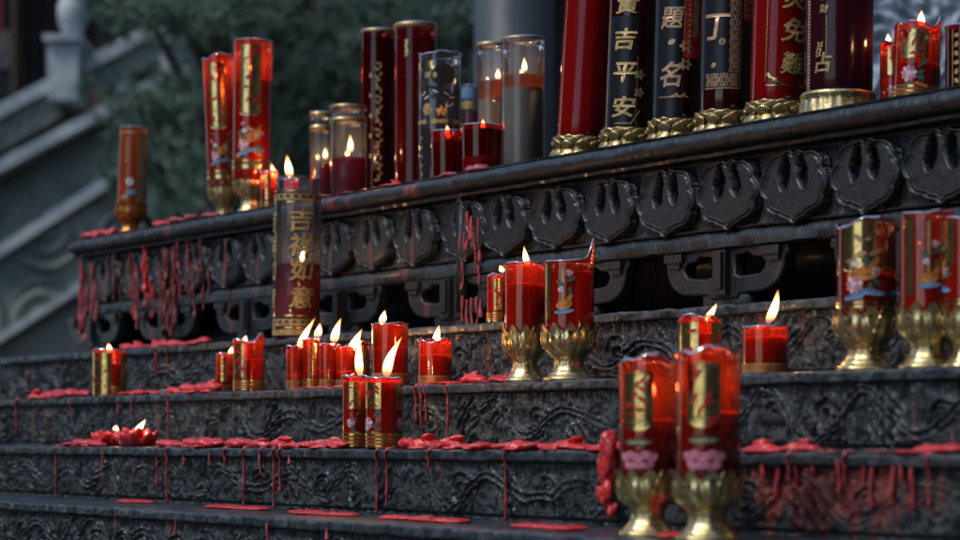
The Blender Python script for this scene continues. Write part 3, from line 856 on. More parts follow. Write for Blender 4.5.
def flame(parent, c, h, lean, w=None, bend=0.0):
    """c: base of the flame; lean: sideways shift of the tip"""
    w = (w * 0.84) if w else max(0.003, h * 0.14)
    mb = MB(); n = 15; seg = 16
    P = np.zeros((seg, n, 3))
    for i in range(n):
        f = i / (n - 1)
        r = w * (math.sin(PI * min(1, f ** 0.62)) ** 0.8 * (1 - 0.35 * f) * 1.18 + (0.12 if i == 0 else 0)) if i < n - 1 else 0.00015
        if i == 0: r = w * 0.25
        x = lean * (f ** 1.25) + bend * math.sin(PI * f)
        for a in range(seg):
            ph = 2 * PI * a / seg
            P[a, i] = (c[0] + x + r * math.sin(ph), c[1] - r * math.cos(ph), c[2] + h * f)
    mb.grid(P, 0, wrap=True)
    return mb.build('flame', FLAME, parent, weld=True)

def wick(parent, c, h, lean=0):
    mb = MB()
    mb.tube([(c[0], c[1], c[2] - 0.004), (c[0], c[1], c[2] + h * 0.5), (c[0] + lean * 0.15, c[1], c[2] + h)], [0.0008, 0.0008, 0.0011], 6)
    return mb.build('wick', WICK, parent)

def lotus_foot(R, H, mat, parent, petals=11, zoff=0.0):
    """cup of pointed petals on a waisted stem and a stepped base"""
    mb = MB()
    prof = [(1.02, 0.0), (1.04, 0.03), (1.0, 0.07), (0.86, 0.09), (0.84, 0.13), (0.72, 0.17), (0.62, 0.24), (0.58, 0.33), (0.60, 0.40), (0.70, 0.46), (0.88, 0.53), (1.03, 0.62), (1.10, 0.72), (1.10, 0.82), (1.06, 0.90), (1.13, 0.98), (1.16, 1.0), (1.05, 0.96), (1.0, 0.86)]
    def fr(ph, i, r, z):
        c = math.cos(petals * ph)
        if 8 < i < 15: r *= 1 + 0.055 * abs(math.cos(petals * ph / 2)) - 0.02
        if i in (15, 16): z += 0.07 * (c - 0.3); r *= 1 + 0.03 * c
        if i == 17: z += 0.05 * (c - 0.3)
        if i <= 2:
            sq = 1 / max(abs(math.cos(ph)), abs(math.sin(ph))); r *= 1 + 0.10 * (sq - 1)
        if 4 < i <= 8: r *= 1 + 0.03 * math.cos(8 * ph)
        return r * R, z * H
    mb.lathe(prof, petals * 10, fr, cap1=False)
    # veins on the petals
    for j in range(petals):
        for dphi in (-0.11, 0.11):
            ph0 = 2 * PI * j / petals + PI / petals
            pts = []
            for q in range(7):
                f = q / 6; z = H * (0.56 + 0.34 * f); ph = ph0 + dphi * math.sin(PI * f) * 1.1
                rr = R * (1.12 if f > 0.35 else 0.97 + 0.42 * f)
                pts.append((rr * math.sin(ph), -rr * math.cos(ph), z))
            mb.tube(pts, 0.0007, 5)
    return mb.build('lotus_foot', mat, parent, angle=70)

def place(k, X, off, base_extra=0.0):
    x, y, z = on_tread(k, X, off)
    return x, y, z, y / F

CUPG = 'small red votive candles on the steps'
GOLDG = 'gold and red printed candles on lotus feet'
JARG = 'large jar candles on gold lotus bases'
GLG = 'glass candles grouped at the back of the table'

def start(kind, k, X, off, topY, lean, label, group, cat='candle'):
    x, y, z, mpp = place(k, X, off)
    ztop = (HZ - topY) * mpp
    H = ztop - z
    o = empty(kind, (x, y, z), label, cat, group)
    o.rotation_euler = (0, lean * mpp / max(H, 0.01), 0)
    return o, H, mpp, z

def add_flame(o, mpp, X, z, fl):
    """fl = (base X, base Y, tip X, tip Y) in photo pixels"""
    fx, fy, tx, ty = fl[:4]
    c = ((fx - X) * mpp, 0.0, (HZ - fy) * mpp - z)
    h = (fy - ty) * mpp
    wpx = fl[4] if len(fl) > 4 else None
    flame(o, c, h, (tx - fx) * mpp, w=(wpx * mpp / 2 if wpx else None), bend=random.uniform(-0.08, 0.08) * h)
    L = bpy.data.lights.new('candle_light', 'POINT'); L.energy = 0.06 * min(1.6, h / 0.025); L.color = (1.0, 0.50, 0.20); L.shadow_soft_size = 0.004
    lo = bpy.data.objects.new('candle_light', L); COL.objects.link(lo); lo.parent = o; lo.location = (c[0] + (tx - fx) * mpp * 0.35, 0, c[2] + h * 0.45)
    return c

def votive(k, X, off, wpx, topY, label, fl=None, lean=0, level=0.72, tear=0.0022, style='plain', peak=None, group=CUPG, seed=0, shellm=None, waxm=None, phi=0.0, lidlump=True):
    o, H, mpp, z = start('votive_candle', k, X, off, topY, lean, label, group)
    R = wpx * mpp / 2
    mb = MB(); shell(mb, R, 0.0006, H, tear, seed + X * 0.37, peak=peak)
    mb.build('cup', shellm or CUP, o)
    zl = H * level
    fill(R - 0.0012, 0.0014, zl, seed, waxm or WAXIN, o)
    p = Print(R)
    p.R = R
    # gold bands near the foot
    p.ring(H * 0.035, H * 0.225, BD, 0.0003)
    for a, b in ((0.03, 0.055), (0.085, 0.10), (0.135, 0.15), (0.185, 0.215)):
        p.ring(H * a, H * b, DG if style == 'plain' else G_)
    c0 = phi * R
    if style in ('gold', 'floral', 'panel'):
        for da in (-0.0, 2.1, 4.2):
            a = c0 + da * R
            zt = H * 0.93
            if style == 'gold': zb_, w = H * 0.06, 0.75
            elif style == 'panel': zb_, w = H * 0.28, 0.34
            else: zb_, w = H * 0.56, 0.62
            p.rect(a - R * w, a + R * w, zb_, zt, G_, jag=0.0012)
            for q in range(7):
                p.ell(a + R * w * random.uniform(-0.75, 0.75), zb_ + (zt - zb_) * random.uniform(0.1, 0.95), R * random.uniform(0.08, 0.3), R * random.uniform(0.05, 0.13), random.uniform(-1, 1.4), RD, 0.0011, pinch=0.3)
    if style == 'floral':
        for da in (-0.1, 2.0, 4.1):
            a = c0 + da * R
            p.leaves(a, H * 0.34, R * 0.42, GR, 6, seed + int(X))
            p.flower(a - R * 0.12, H * 0.36, R * 0.36, PK, WH)
            p.ell(a + R * 0.5, H * 0.5, R * 0.3, R * 0.10, 0.7, GR, 0.0012, pinch=.4)
            p.ell(a + R * 0.45, H * 0.22, R * 0.34, R * 0.09, -0.3, OR, 0.0012)
    p.build('gold_print', o)
    if lidlump and tear > 0.0015:
        # curled melted wax clinging inside the rim
        mb = MB(); r = random.Random(seed + int(X))
        for j in range(5):
            ph = r.random() * 6.28; pts = []
            for q in range(6):
                a = ph + q * 0.16
                rr = R * (0.96 - 0.05 * q * r.random())
                pts.append((rr * math.sin(a), -rr * math.cos(a), H - 0.001 + 0.0025 * math.sin(q * 1.2 + ph)))
            mb.tube(pts, [0.0008, 0.0014, 0.0018, 0.0016, 0.0013, 0.0007], 6)
        mb.build('melted_lip', WAXLIP, o)
    if fl:
        c = add_flame(o, mpp, X, z, fl)
        wick(o, (c[0], 0, min(zl, c[2])), max(0.006, c[2] + 0.003 - zl), 0)
    else:
        wick(o, (0, 0, zl), 0.006, 0.004)
    return o

def lotus_candle(k, X, off, wpx, topY, label, fl=None, lean=0, foot=0.42, level=0.62, tear=0.003, peak=None, style='phoenix', footmat=None, shellm=None, seed=0, phi=0.0, footw=1.0, group=GOLDG, cap=True, waxm=None):
    o, H, mpp, z = start('lotus_candle', k, X, off, topY, lean, label, group)
    R = wpx * mpp / 2
    hf = H * foot
    lotus_foot(R * footw, hf, footmat or GOLDPALE, o)
    zb = hf * 0.80
    mb = MB(); shell(mb, R, zb, H, tear, seed + X * 0.61, peak=peak); mb.build('cup', shellm or CUP, o)
    zl = zb + (H - zb) * level
    fill(R - 0.0012, zb + 0.001, zl, seed, waxm or WAXIN, o)
    p = Print(R); HH = H - hf; B = hf
    if style in ('phoenix', 'tall'):
        w = 0.55 if style == 'tall' else 0.8
        for da in (0.0, 2.1, 4.2):
            a = (phi + da) * R
            zt = B + HH * 0.96; zb2 = B + HH * (0.46 if style == 'phoenix' else 0.44)
            if style == 'tall':
                for q in range(12): p.ell(a + R * random.uniform(-0.7, 0.7), B + HH * random.uniform(0.05, 0.42), R * random.uniform(0.1, 0.3), R * random.uniform(0.05, 0.12), random.uniform(-1, 1.4), random.choice((G_, OR, OR, PK, GR)), 0.0008, pinch=0.3)
            p.rect(a - R * w, a - R * 0.08, zb2, zt, G_, jag=0.0008); p.rect(a + R * 0.02, a + R * w, zb2, zt, G_, jag=0.0008)
            p.ell(a - R * .03, zb2, R * w, R * 0.16, 0, G_, 0.0006)
            for q in range(8):
                p.ell(a + R * w * random.uniform(-0.8, 0.8), zb2 + (zt - zb2) * random.uniform(0.1, 0.95), R * random.uniform(0.08, 0.32), R * random.uniform(0.04, 0.12), random.uniform(-1, 1.4), RD if style == 'tall' else DG, 0.0012, pinch=0.3)
            zf = B + HH * (0.28 if style == 'phoenix' else 0.20)
            p.ell(a, zf + R * 0.35, R * 0.62, R * 0.24, 0.15, OR, 0.0010); p.ell(a + R * 0.3, zf + R * 0.62, R * 0.4, R * 0.13, 0.9, OR, 0.0013, pinch=.4)
            p.leaves(a, zf + R * 0.30, R * 0.5, GR, 5, int(X))
            p.flower(a - R * 0.35, zf - R * 0.02, R * 0.30, PK, WH); p.flower(a + R * 0.35, zf + R * 0.5, R * 0.2, PK, WH)
            p.ell(a + R * 0.3, zf - R * 0.28, R * 0.5, R * 0.11, -0.1, BL, 0.0011); p.ell(a - R * 0.35, zf - R * 0.42, R * 0.4, R * 0.10, 0.2, BL, 0.0013)
            p.ell(a - R * 0.3, zf + R * 0.7, R * 0.14, R * 0.12, 0, WH, 0.0013)
        p.ring(B + HH * 0.02, B + HH * 0.05, G_); p.ring(B + HH * 0.07, B + HH * 0.085, G_)
    elif style == 'sprig':
        a = phi * R; zf = B + HH * 0.22
        p.rect(a - R * 0.95, a - R * 0.62, B + HH * 0.1, B + HH * 0.96, G_, jag=0.001)
        p.rect(a - R * 0.10, a + R * 0.02, zf + R * 0.2, B + HH * 0.9, DG, jag=0.001)
        for q, (da, dz) in enumerate(((0.1, 0.3), (0.25, 0.75), (-0.15, 1.1), (0.3, 1.25))):
            p.ell(a + R * da, zf + R * dz, R * 0.22, R * 0.09, 0.6 + q, GR, 0.0009, pinch=.4)
        p.ell(a, zf + R * 0.25, R * 0.34, R * 0.20, 0.2, OR, 0.0011); p.ell(a + R * 0.2, zf + R * 0.45, R * 0.25, R * 0.10, 1.0, PORANGE and OR, 0.0013)
        p.ell(a, zf - R * 0.02, R * 0.42, R * 0.10, 0.1, BL, 0.0012); p.flower(a + R * 0.22, zf + R * 1.5, R * 0.15, PK, WH); p.flower(a - R * 0.12, zf + R * 0.85, R * 0.13, WH, PK)
    elif style == 'rose':
        for da in (0.0, 2.1, 4.2):
            a = (phi + da) * R
            p.rect(a - R * 0.55, a + R * 0.55, B + HH * 0.40, B + HH * 0.90, G_, jag=0.001); p.ell(a, B + HH * 0.42, R * .42, R * .2, 0, G_, .0006); p.ell(a, B + HH * 0.86, R * .42, R * .2, 0, G_, .0006)
            for q in range(9):
                p.ell(a + R * random.uniform(-0.35, 0.35), B + HH * random.uniform(0.42, 0.85), R * random.uniform(0.08, 0.25), R * random.uniform(0.05, 0.1), random.uniform(-1, 1.4), RD, 0.0012, pinch=0.3)
            p.ell(a, B + HH * 0.27, R * 0.5, R * 0.13, 0, GR, 0.001); p.ell(a, B + HH * 0.27, R * 0.38, R * 0.05, 0, DG, 0.0013)
            for q in range(5): p.ell(a + R * (q - 2) * 0.26, B + HH * (0.13 + 0.02 * (q % 2)), R * 0.22, R * 0.15, 0.3 * (q - 2), PK, 0.001 + 0.0001 * q)
            for q in range(4): p.ell(a + R * (q - 1.5) * 0.26, B + HH * 0.06, R * 0.2, R * 0.12, 0.3 * (q - 2), PK, 0.0016 + 0.0001 * q)
    elif style == 'faint':
        p.ring(H * 0.94, H * 0.955, DG)
        for q in range(5): p.ell(-R * 0.3, B + HH * (0.55 + 0.07 * q), R * 0.12, R * 0.08, q, DG, 0.001)
        p.ell(0, B + HH * 0.28, R * 0.3, R * 0.3, 0, WH, 0.001); p.ell(R * 0.1, B + HH * 0.14, R * 0.4, R * 0.22, 0.3, BL, 0.0012); p.ell(-R * 0.4, B + HH * 0.08, R * 0.3, R * 0.15, 0.3, DG, 0.0012)
        p.rect(R * 0.5, R * 1.2, B, B + HH * 0.9, DG, jag=.001)
    p.build('gold_print', o)
    if fl:
        c = add_flame(o, mpp, X, z, fl)
        wick(o, (c[0], 0, min(zl, c[2])), max(0.006, c[2] + 0.003 - zl), 0)
    return o

def petal(mb, c, out, up, rw, rh, rt, n=9, tip=0.0):
    """plump pointed scale: c centre, out/up unit vectors, half width, half height, thickness"""
    out = Vector(out).normalized(); up = Vector(up).normalized(); sd = out.cross(up)
    P = np.zeros((n * 2, n + 1, 3))
    for a in range(2 * n):
        for b in range(n + 1):
            th = PI * b / n; ph = PI * a / n
            x = rw * math.sin(th) * math.cos(ph); y = rh * math.cos(th); t = rt * math.sin(th) * math.sin(ph)
            f = max(0.0, y / rh); x *= (1 - tip * f)
            q = Vector(c) + sd * x + up * y + out * (t + 0.35 * rt * f)
            P[a, b] = q
    mb.grid(P, wrap=True)

def lotus_base(R, H, mat, parent, petals=14):
    """two tiers of plump petals, the upper fine and overlapping, the lower large and turned down"""
    rnd = random.Random(int(R * 1e5))
    mb = MB()
    mb.lathe([(1.0, 0.0), (1.14, 0.02), (1.12, 0.2), (1.04, 0.40), (1.0, 0.5), (1.05, 0.6), (1.10, 0.8), (1.04, 0.93), (1.0, 0.975), (0.98, 0.98)], 72,
             lambda ph, i, r, z: (r * R, z * H))
    for row, (n, zc, rr, rh, rw, rt, dn) in enumerate(((12, 0.20, 1.14, 0.26, 0.30, 0.10, -1), (13, 0.10, 1.20, 0.14, 0.24, 0.07, -1), (11, 0.60, 1.13, 0.18, 0.33, 0.07, 1), (11, 0.76, 1.10, 0.17, 0.32, 0.06, 1), (11, 0.88, 1.04, 0.12, 0.30, 0.05, 1))):
        for j in range(n):
            ph = 2 * PI * (j + 0.5 * (row % 2) + rnd.uniform(-0.12, 0.12)) / n
            o_ = Vector((math.sin(ph), -math.cos(ph), 0)); zz = zc + rnd.uniform(-0.025, 0.025)
            u_ = Vector((0, 0, dn)) + o_ * 0.35
            petal(mb, (o_.x * rr * R, o_.y * rr * R, zz * H), o_ - Vector((0, 0, 0.3 * dn)), u_, rw * R * rnd.uniform(0.88, 1.08), rh * H * rnd.uniform(0.9, 1.15), rt * R * rnd.uniform(0.8, 1.3), tip=0.45)
    return mb.build('lotus_base', mat, parent)

def band_base(R, H, mat, parent):
    mb = MB()
    prof = [(1.17, 0.0), (1.19, 0.08), (1.16, 0.16), (1.10, 0.62), (1.08, 0.74), (1.12, 0.80), (1.13, 0.9), (1.08, 0.97), (0.99, 1.0)]
    def fr(ph, i, r, z):
        if 2 <= i <= 4: r *= 1 + 0.02 * math.sin(22 * ph + i) + 0.015 * math.sin(51 * ph + 3 * i)
        return r * R, z * H
    mb.lathe(prof, 140, fr)
    return mb.build('band_base', mat, parent)

def tall_jar(X, off, wpx, topY, basepx, label, film, fillmat, level, deco, fl=None, lean=0, base='lotus', k='table', refl=None, nudge=0):
    o, H, mpp, z = start('jar_candle', k, X, off, topY, lean, label, JARG)
    R = wpx * mpp / 2; hb = basepx * mpp
    (lotus_base if base == 'lotus' else band_base)(R, hb, GOLDOLD if base == 'lotus' else GOLDPALE, o)
    mb = MB(); shell(mb, R, hb * 0.9, H, 0.0, 1, seg=64); mb.build('jar', film, o)
    fill(R - 0.0015, hb * 0.9 + 0.001, hb + (H - hb) * level, 1, fillmat, o)
    p = Print(R); deco(p, R, hb, H, mpp); p.build('gold_print', o)
    if fl:
        c = add_flame(o, mpp, X, z, fl)
    return o

# --- big jars on the table (left to right)
TOPY = -75
def zof(Y, mpp): return (HZ - Y) * mpp - ZT['table']

def deco16(p, R, hb, H, mpp):
    p.rect(-R * 1.15, -R * 1.11, hb, H, DG); p.rect(R * 0.98, R * 1.02, hb, H, RG)
tall_jar(580, 0.105, 49, TOPY, 24, 'plain wine red jar candle on a gold lotus base, leftmost of the large jars', REDFILM, REDFILL, 0.93, deco16, lean=14)

def deco17(p, R, hb, H, mpp):
    z = lambda Y: zof(Y, mpp)
    p.rect(-R * 1.20, R * 0.16, hb, z(20), NV, 0.0002)
    for i in range(60): p.rect(-R * 1.32, -R * 1.22, hb + i * 0.0042, hb + i * 0.0042 + 0.003, RG)
    for c, Y in (('貴', 8), ('吉', 43), ('平', 76), ('安', 110)): p.ch(c, -R * 0.36, z(Y), 25 * mpp, TX, stretch=0.85)
    for i, Y in enumerate((78, 96)):
        for q in range(5): p.ell(R * 0.30 + R * 0.14 * math.cos(q * 1.256), z(Y) + R * 0.12 * math.sin(q * 1.256), R * 0.10, R * 0.07, q * 1.256, DG, 0.0009)
    p.rect(-R * 0.7, R * 0.05, z(127), z(126), DG)
    for q in range(6): p.ell(R * (0.02 + 0.06 * q), z(126 - 2.2 * q), R * 0.10, R * 0.03, 1.0, DG, 0.001)
    p.rect(R * 0.18, R * 0.20, z(60), z(126), DG)
tall_jar(628, 0.105, 49, TOPY, 24, 'dark jar candle reading 吉平安 in gold, with a slanting flame near the photo edge', NAVY, OILDEEP, 0.62, deco17, fl=(635, 19, 641, 2, 5.5), lean=9)

def deco18(p, R, hb, H, mpp):
    z = lambda Y: zof(Y, mpp)
    p.rect(-R * 1.4, R * 0.12, hb, H, NV, 0.0002)
    for c, Y in (('榜', -28), ('題', 22), ('名', 78)): p.ch(c, -R * 0.40, z(Y), 25 * mpp, RG)
    for Y in (-2, 46): p.ell(-R * 0.38, z(Y), R * 0.17, R * 0.12, 0.5, RG, 0.001, pinch=.3)
    p.rect(-R * 0.9, R * 0.2, z(101), z(100), RG)
    for q in range(7): p.ell(R * (-0.3 + 0.1 * q), z(100 - (q % 3)), R * 0.08, R * 0.04, q, RG, 0.001)
    for Y in (50, 68):
        for q in range(6): p.ell(R * 0.22 + R * 0.18 * math.cos(q * 1.05), z(Y) + R * 0.15 * math.sin(q * 1.05), R * 0.11, R * 0.07, q * 1.05, DG, 0.0009)
    p.rect(R * 0.12, R * 0.15, z(60), H, DG)
    p.rect(R * 0.18, R * 1.1, z(62), H, RD, 0.0005)
    for i in range(24):
        p.rect(R * 0.30, R * 0.42, z(57 - i * 5.2), z(54 - i * 5.2), RG, 0.0012)
    p.rect(R * 0.52, R * 0.80, z(40), H, DG, 0.0010)
tall_jar(676, 0.105, 49, TOPY, 25, 'dark jar candle reading 題名 in rose gold beside a coppery flame', NAVY, OILDEEP, 0.55, deco18, fl=(689, 89, 686, 73, 6), lean=6)

def deco19(p, R, hb, H, mpp):
    z = lambda Y: zof(Y, mpp)
    p.rect(-R * 1.4, R * 0.44, z(93), H, NV, 0.0002)
    for c, Y in (('添', -26), ('丁', 31)): p.ch(c, -R * 0.52, z(Y), 28 * mpp, RG)
    for Y in (1, 46):
        p.ell(-R * 0.28, z(Y), R * 0.13, R * 0.13, 0, RG, 0.001); p.ell(-R * 0.28, z(Y), R * 0.08, R * 0.08, 0, BK, 0.0013); p.rect(-R * 0.36, -R * 0.20, z(Y + 0.5), z(Y - 0.5), RG, 0.0016)
    p.ell(-R * 0.62, z(69), R * 0.12, R * 0.10, 0.7, RG, 0.001, pinch=.3)
    p.meander(R * 0.0, R * 0.38, z(76), H - 0.002, RG, 0.0065)
    p.meander(-R * 0.95, R * 0.38, z(90), z(77), RG, 0.0065)
    p.rect(-R * 1.0, R * 0.44, z(92.4), z(91.4), RG); p.rect(R * 0.43, R * 0.46, z(92), H, RG)
    p.rect(R * 0.55, R * 1.25, z(24), H, RD, 0.0005)
    for i in range(14):
        p.rect(R * 0.62, R * 0.72, z(20 - i * 5), z(17 - i * 5), RG, 0.0012)
        if i < 2:
            p.rect(R * 0.80, R * 0.90, z(20 - i * 5), z(17 - i * 5), RG, 0.0012); p.rect(R * 0.97, R * 1.06, z(20 - i * 5), z(17 - i * 5), RG, 0.0012)
    p.rect(R * 0.82, R * 1.15, z(7), H, DG, 0.0010)
tall_jar(725, 0.105, 52, TOPY, 25, 'dark jar candle with a gold key-pattern border beside the large character 丁', NAVY, OILDEEP, 0.60, deco19, fl=(731, 33, 727, 24, 5), lean=4)

def deco20(p, R, hb, H, mpp):
    z = lambda Y: zof(Y, mpp)
    for c, Y in (('災', 2), ('免', 34), ('難', 67)): p.ch(c, R * 0.38, z(Y), 27 * mpp, TX, stretch=0.9)
    p.rect(-R * 0.64, -R * 0.60, z(86), H, G_); p.rect(-R * 0.62, R * 0.9, z(90), z(89), G_)
    for q in range(9): p.ell(-R * 0.55 + R * 0.07 * q, z(79 + 1.2 * q), R * 0.09, R * 0.035, 0.9 + q * 0.7, G_, 0.001)
    for i in range(60): p.rect(R * 1.02, R * 1.10, hb + i * 0.0042, hb + i * 0.0042 + 0.0028, DG)
tall_jar(777, 0.105, 56, TOPY, 26, 'bright red jar candle reading 災免難 in gold within a thin gold frame', REDFILM, REDFILL, 0.92, deco20, lean=7)

def deco21(p, R, hb, H, mpp):
    z = lambda Y: zof(Y, mpp)
    for c, Y in (('求', 1), ('財', 14)): p.ch(c, -R * 0.62, z(Y), 10 * mpp, DG)
    p.rect(-R * 0.54, -R * 0.52, z(76), z(21), DG)
    p.ch('占', -R * 0.62, z(67), 20 * mpp, DG)
    for q in range(10): p.ell(-R * 0.85 + R * 0.02 * q, z(60 - 3 * (q % 5)), R * 0.03, R * 0.06, q, DG, 0.001)
    for i in range(60): p.rect(-R * 1.25, -R * 1.12, hb + i * 0.0042, hb + i * 0.0042 + 0.0028, DG)
tall_jar(838, 0.125, 68, TOPY, 27, 'wide maroon jar candle on a plain gold band base, rightmost of the large jars', MAROON, OILDEEP, 0.94, deco21, lean=2, base='band')

# --- clear and red glass candles at the back of the table
LUCKY = shell_mat('hazy_glass', (0.92, 0.93, 0.96), (0.36, 0.42, 0.54), 0.88, refl=1.5)
OILRED = shell_mat('bright_red_oil', (0.8, 0.03, 0.03), (0.75, 0.008, 0.02), 0.25, rough=0.05)
def glass_candle(X, off, wpx, topY, label, shellm, parts, rim=None, fl=None, lean=0, k='table', deco=None, taper=0.0, crinkle=0.0, group=GLG, tear=0.0, kind='glass_candle', shoulder=False):
    o, H, mpp, z = start(kind, k, X, off, topY, lean, label, group)
    R = wpx * mpp / 2
    mb = MB()
    if shoulder:
        prof = [(R - 0.0015, 0.0005), (R, 0.003), (R, H * 0.84), (R * 1.0, H * 0.88), (R * 0.90, H * 0.915), (R * 0.90, H * 0.96), (R * 0.93, H), (R * 0.89, H)]
        mb.lathe(prof, 56, cap1=False)
    else:
        shell(mb, R, 0.0006, H, tear, X * 0.3, seg=64, crinkle=crinkle, taper=taper)
    mb.build('jar', shellm, o)
    for (a, b, m, nm) in parts:
        zb = (HZ - a) * mpp - z if a is not None else 0.0014
        fill((R - 0.0012 - (abs(crinkle) * 3)) * (1 - taper), max(0.0014, zb), (HZ - b) * mpp - z, 0, m, o, name=nm)
    if rim:
        mb = MB()
        for (a, b) in rim:
            z0, z1 = (HZ - a) * mpp - z, (HZ - b) * mpp - z
            mb.lathe([(R + 0.0005, z0), (R + 0.0014, z0 + 0.0006), (R + 0.0014, z1 - 0.0006), (R + 0.0003, z1), (R - 0.001, z1)], 48, cap0=False, cap1=False)
        mb.build('rim_band', GOLDOLD, o)
    if deco:
        p = Print(R); deco(p, R, lambda Y: (HZ - Y) * mpp - z, mpp); p.build('gold_print', o)
    if fl:
        c = add_flame(o, mpp, X, z, fl)
        wick(o, (c[0], 0, c[2]), 0.003)
    return o

glass_candle(321, 0.19, 22, 113, 'small clear jar with a gold neck band left of the taller lit jar', CLEAR, [(None, 165, OIL, 'oil')], rim=[(132, 126), (118, 113)], fl=(325, 160, 325, 147, 4.5))
glass_candle(348.5, 0.11, 36, 106, 'clear jar with a dark threaded gold neck and a flame over dark red oil', CLEAR, [(None, 159, OIL, 'oil')], rim=[(124, 119), (110, 106)], fl=(350, 154, 350, 134, 6), shoulder=True)
def deco8(p, R, z, mpp):
    for i in range(11):
        Y = 66 + i * 11
        for q in range(3): p.ell(R * (0.05 + 0.12 * math.sin(i * 2 + q * 2)), z(Y + q * 3), R * 0.16, R * 0.07, i + q * 1.3, DG, 0.001)
    for i in range(5): p.rect(-R * 0.5, -R * 0.35, z(80 + i * 20), z(76 + i * 20), DG)
glass_candle(378.5, 0.30, 35, 31, 'very dark red tall jar with a dim gold column of ornament', shellm=CUPDEEP, parts=[(None, 40, OILDEEP, 'wax')], rim=[(34, 31)], deco=deco8, label_=None) if False else glass_candle(378.5, 0.30, 35, 31, 'very dark red tall jar with a dim gold column of ornament', CUPDEEP, [(None, 40, OILDEEP, 'wax')], rim=[(34, 31)], deco=deco8)
def deco9(p, R, z, mpp):
    for q in range(5): p.ell(-R * 0.42, z(44 + q * 3.5), R * 0.12, R * 0.06, q, G_, 0.001)
glass_candle(415.5, 0.32, 43, 25, 'tall plain red jar candle with a coppery rim, tallest at the back', GLASSRED, [(None, 40, REDFILL, 'wax')], rim=[(30, 25)], deco=deco9)
def deco10(p, R, z, mpp):
    p.rect(-R * 1.2, -R * 0.2, z(72), z(64), G_, jag=0.002); p.rect(-R * 0.9, -R * 0.1, z(80), z(75), DG, jag=0.002)
    p.ell(R * 0.2, z(78), R * 0.62, R * 0.5, 0.2, BK, 0.0012); p.ell(-R * 0.1, z(96), R * 0.9, R * 0.30, -0.2, BK, 0.0010)
    p.ell(-R * 0.85, z(92), R * 0.2, R * 0.55, 0.2, G_, 0.001, pinch=.3); p.ell(-R * 0.6, z(112), R * 0.25, R * 0.28, 0.4, DG, 0.0012)
    p.rect(-R * 1.3, R * 1.3, z(126), z(122), DG, jag=0.001)
    for q in range(5): p.ell(R * 0.10 + R * 0.16 * math.cos(q * 1.256 + .3), z(114) + R * 0.14 * math.sin(q * 1.256 + .3), R * 0.13, R * 0.08, q * 1.256 + .3, OR, 0.0016)
    for q in range(5): p.ell(-R * 0.95, z(140 + q * 9), R * 0.09, R * 0.07, q, DG, 0.001)
    for q in range(9): p.ell(R * random.uniform(-0.9, 0.9), z(random.uniform(60, 120)), R * 0.16, R * 0.03, random.uniform(-1, 1), WH, 0.0018)
glass_candle(439.5, 0.20, 43, 55, 'jar wrapped in crinkled cellophane printed black and gold', SMOKE, [(None, 128, OIL, 'wax')], deco=deco10, crinkle=0.0005, tear=0.0022)
glass_candle(470, 0.44, 17, 86, 'narrow jar with a pale blue top peeking out between darker jars', CLEAR, [(None, 112, REDFILL, 'wax')], deco=lambda p, R, z, m: (p.rect(-R * 1.4, R * 1.4, z(100), z(88), BL), p.rect(-R * 1.4, R * 1.4, z(110), z(102), DG)))
glass_candle(492, 0.30, 30, 44, 'clear jar of amber oil half hidden behind the milky tan candle', CLEAR, [(None, 100, TAN, 'wax'), (100, 82, AMBER, 'oil')], rim=[(48, 44)], fl=(498, 80, 498, 68, 5))
glass_candle(523, 0.17, 43, 39, 'clear jar of milky tan wax topped with amber oil and a small flame', CLEAR, [(None, 90, TAN, 'wax'), (90, 77, AMBER, 'oil')], rim=[(42, 39)], fl=(524, 73, 524, 57, 5.5))
glass_candle(447.5, 0.085, 32, 132, 'small ruby glass tumbler candle in front of the cellophane jar', CUPDEEP, [(None, 142, OIL, 'wax')], fl=(447, 136, 447, 125, 5), taper=-0.05)
glass_candle(481.5, 0.085, 38, 126, 'small flared ruby glass tumbler candle above the pink wax runs', CUPDEEP, [(None, 131, OIL, 'wax')], fl=(483, 130, 483, 119, 5), taper=-0.07)

# --- left end of the table
lotus_candle('table', 130, 0.10, 28, 128, 'blurred orange red candle on a coppery foot alone at the far left table end', fl=None, lean=4, foot=0.30, style='faint', footmat=COPPER, shellm=ORANGECUP, tear=0.0004, level=0.35, waxm=WAXIN, footw=1.02, seed=3)
lotus_candle('table', 225, 0.17, 31, 60, 'tall red and gold candle with a torn rim, left one of the leaning pair', fl=(229, 77, 229, 60, 6), lean=-7, foot=0.26, style='tall', footmat=GOLDPALE, tear=0.003, peak=(0.3, 0.009, 0.8), level=0.70, footw=0.9)
lotus_candle('table', 251, 0.10, 39, 42, 'tallest red and gold candle of the left pair, with an upright flame inside', fl=(253, 71, 253, 50, 7), lean=2, foot=0.25, style='tall', footmat=GOLDPALE, tear=0.0006, level=0.72, footw=0.85)
votive('table', 269, 0.055, 17, 172, 'small red votive beside the tall gold and red pair', fl=(275, 181, 271, 163, 6), style='panel', level=0.6)
votive('table', 288, 0.075, 22, 180, 'votive hidden behind the big lucky jar, only its flame showing', fl=(290, 178, 287, 155, 8), style='plain')

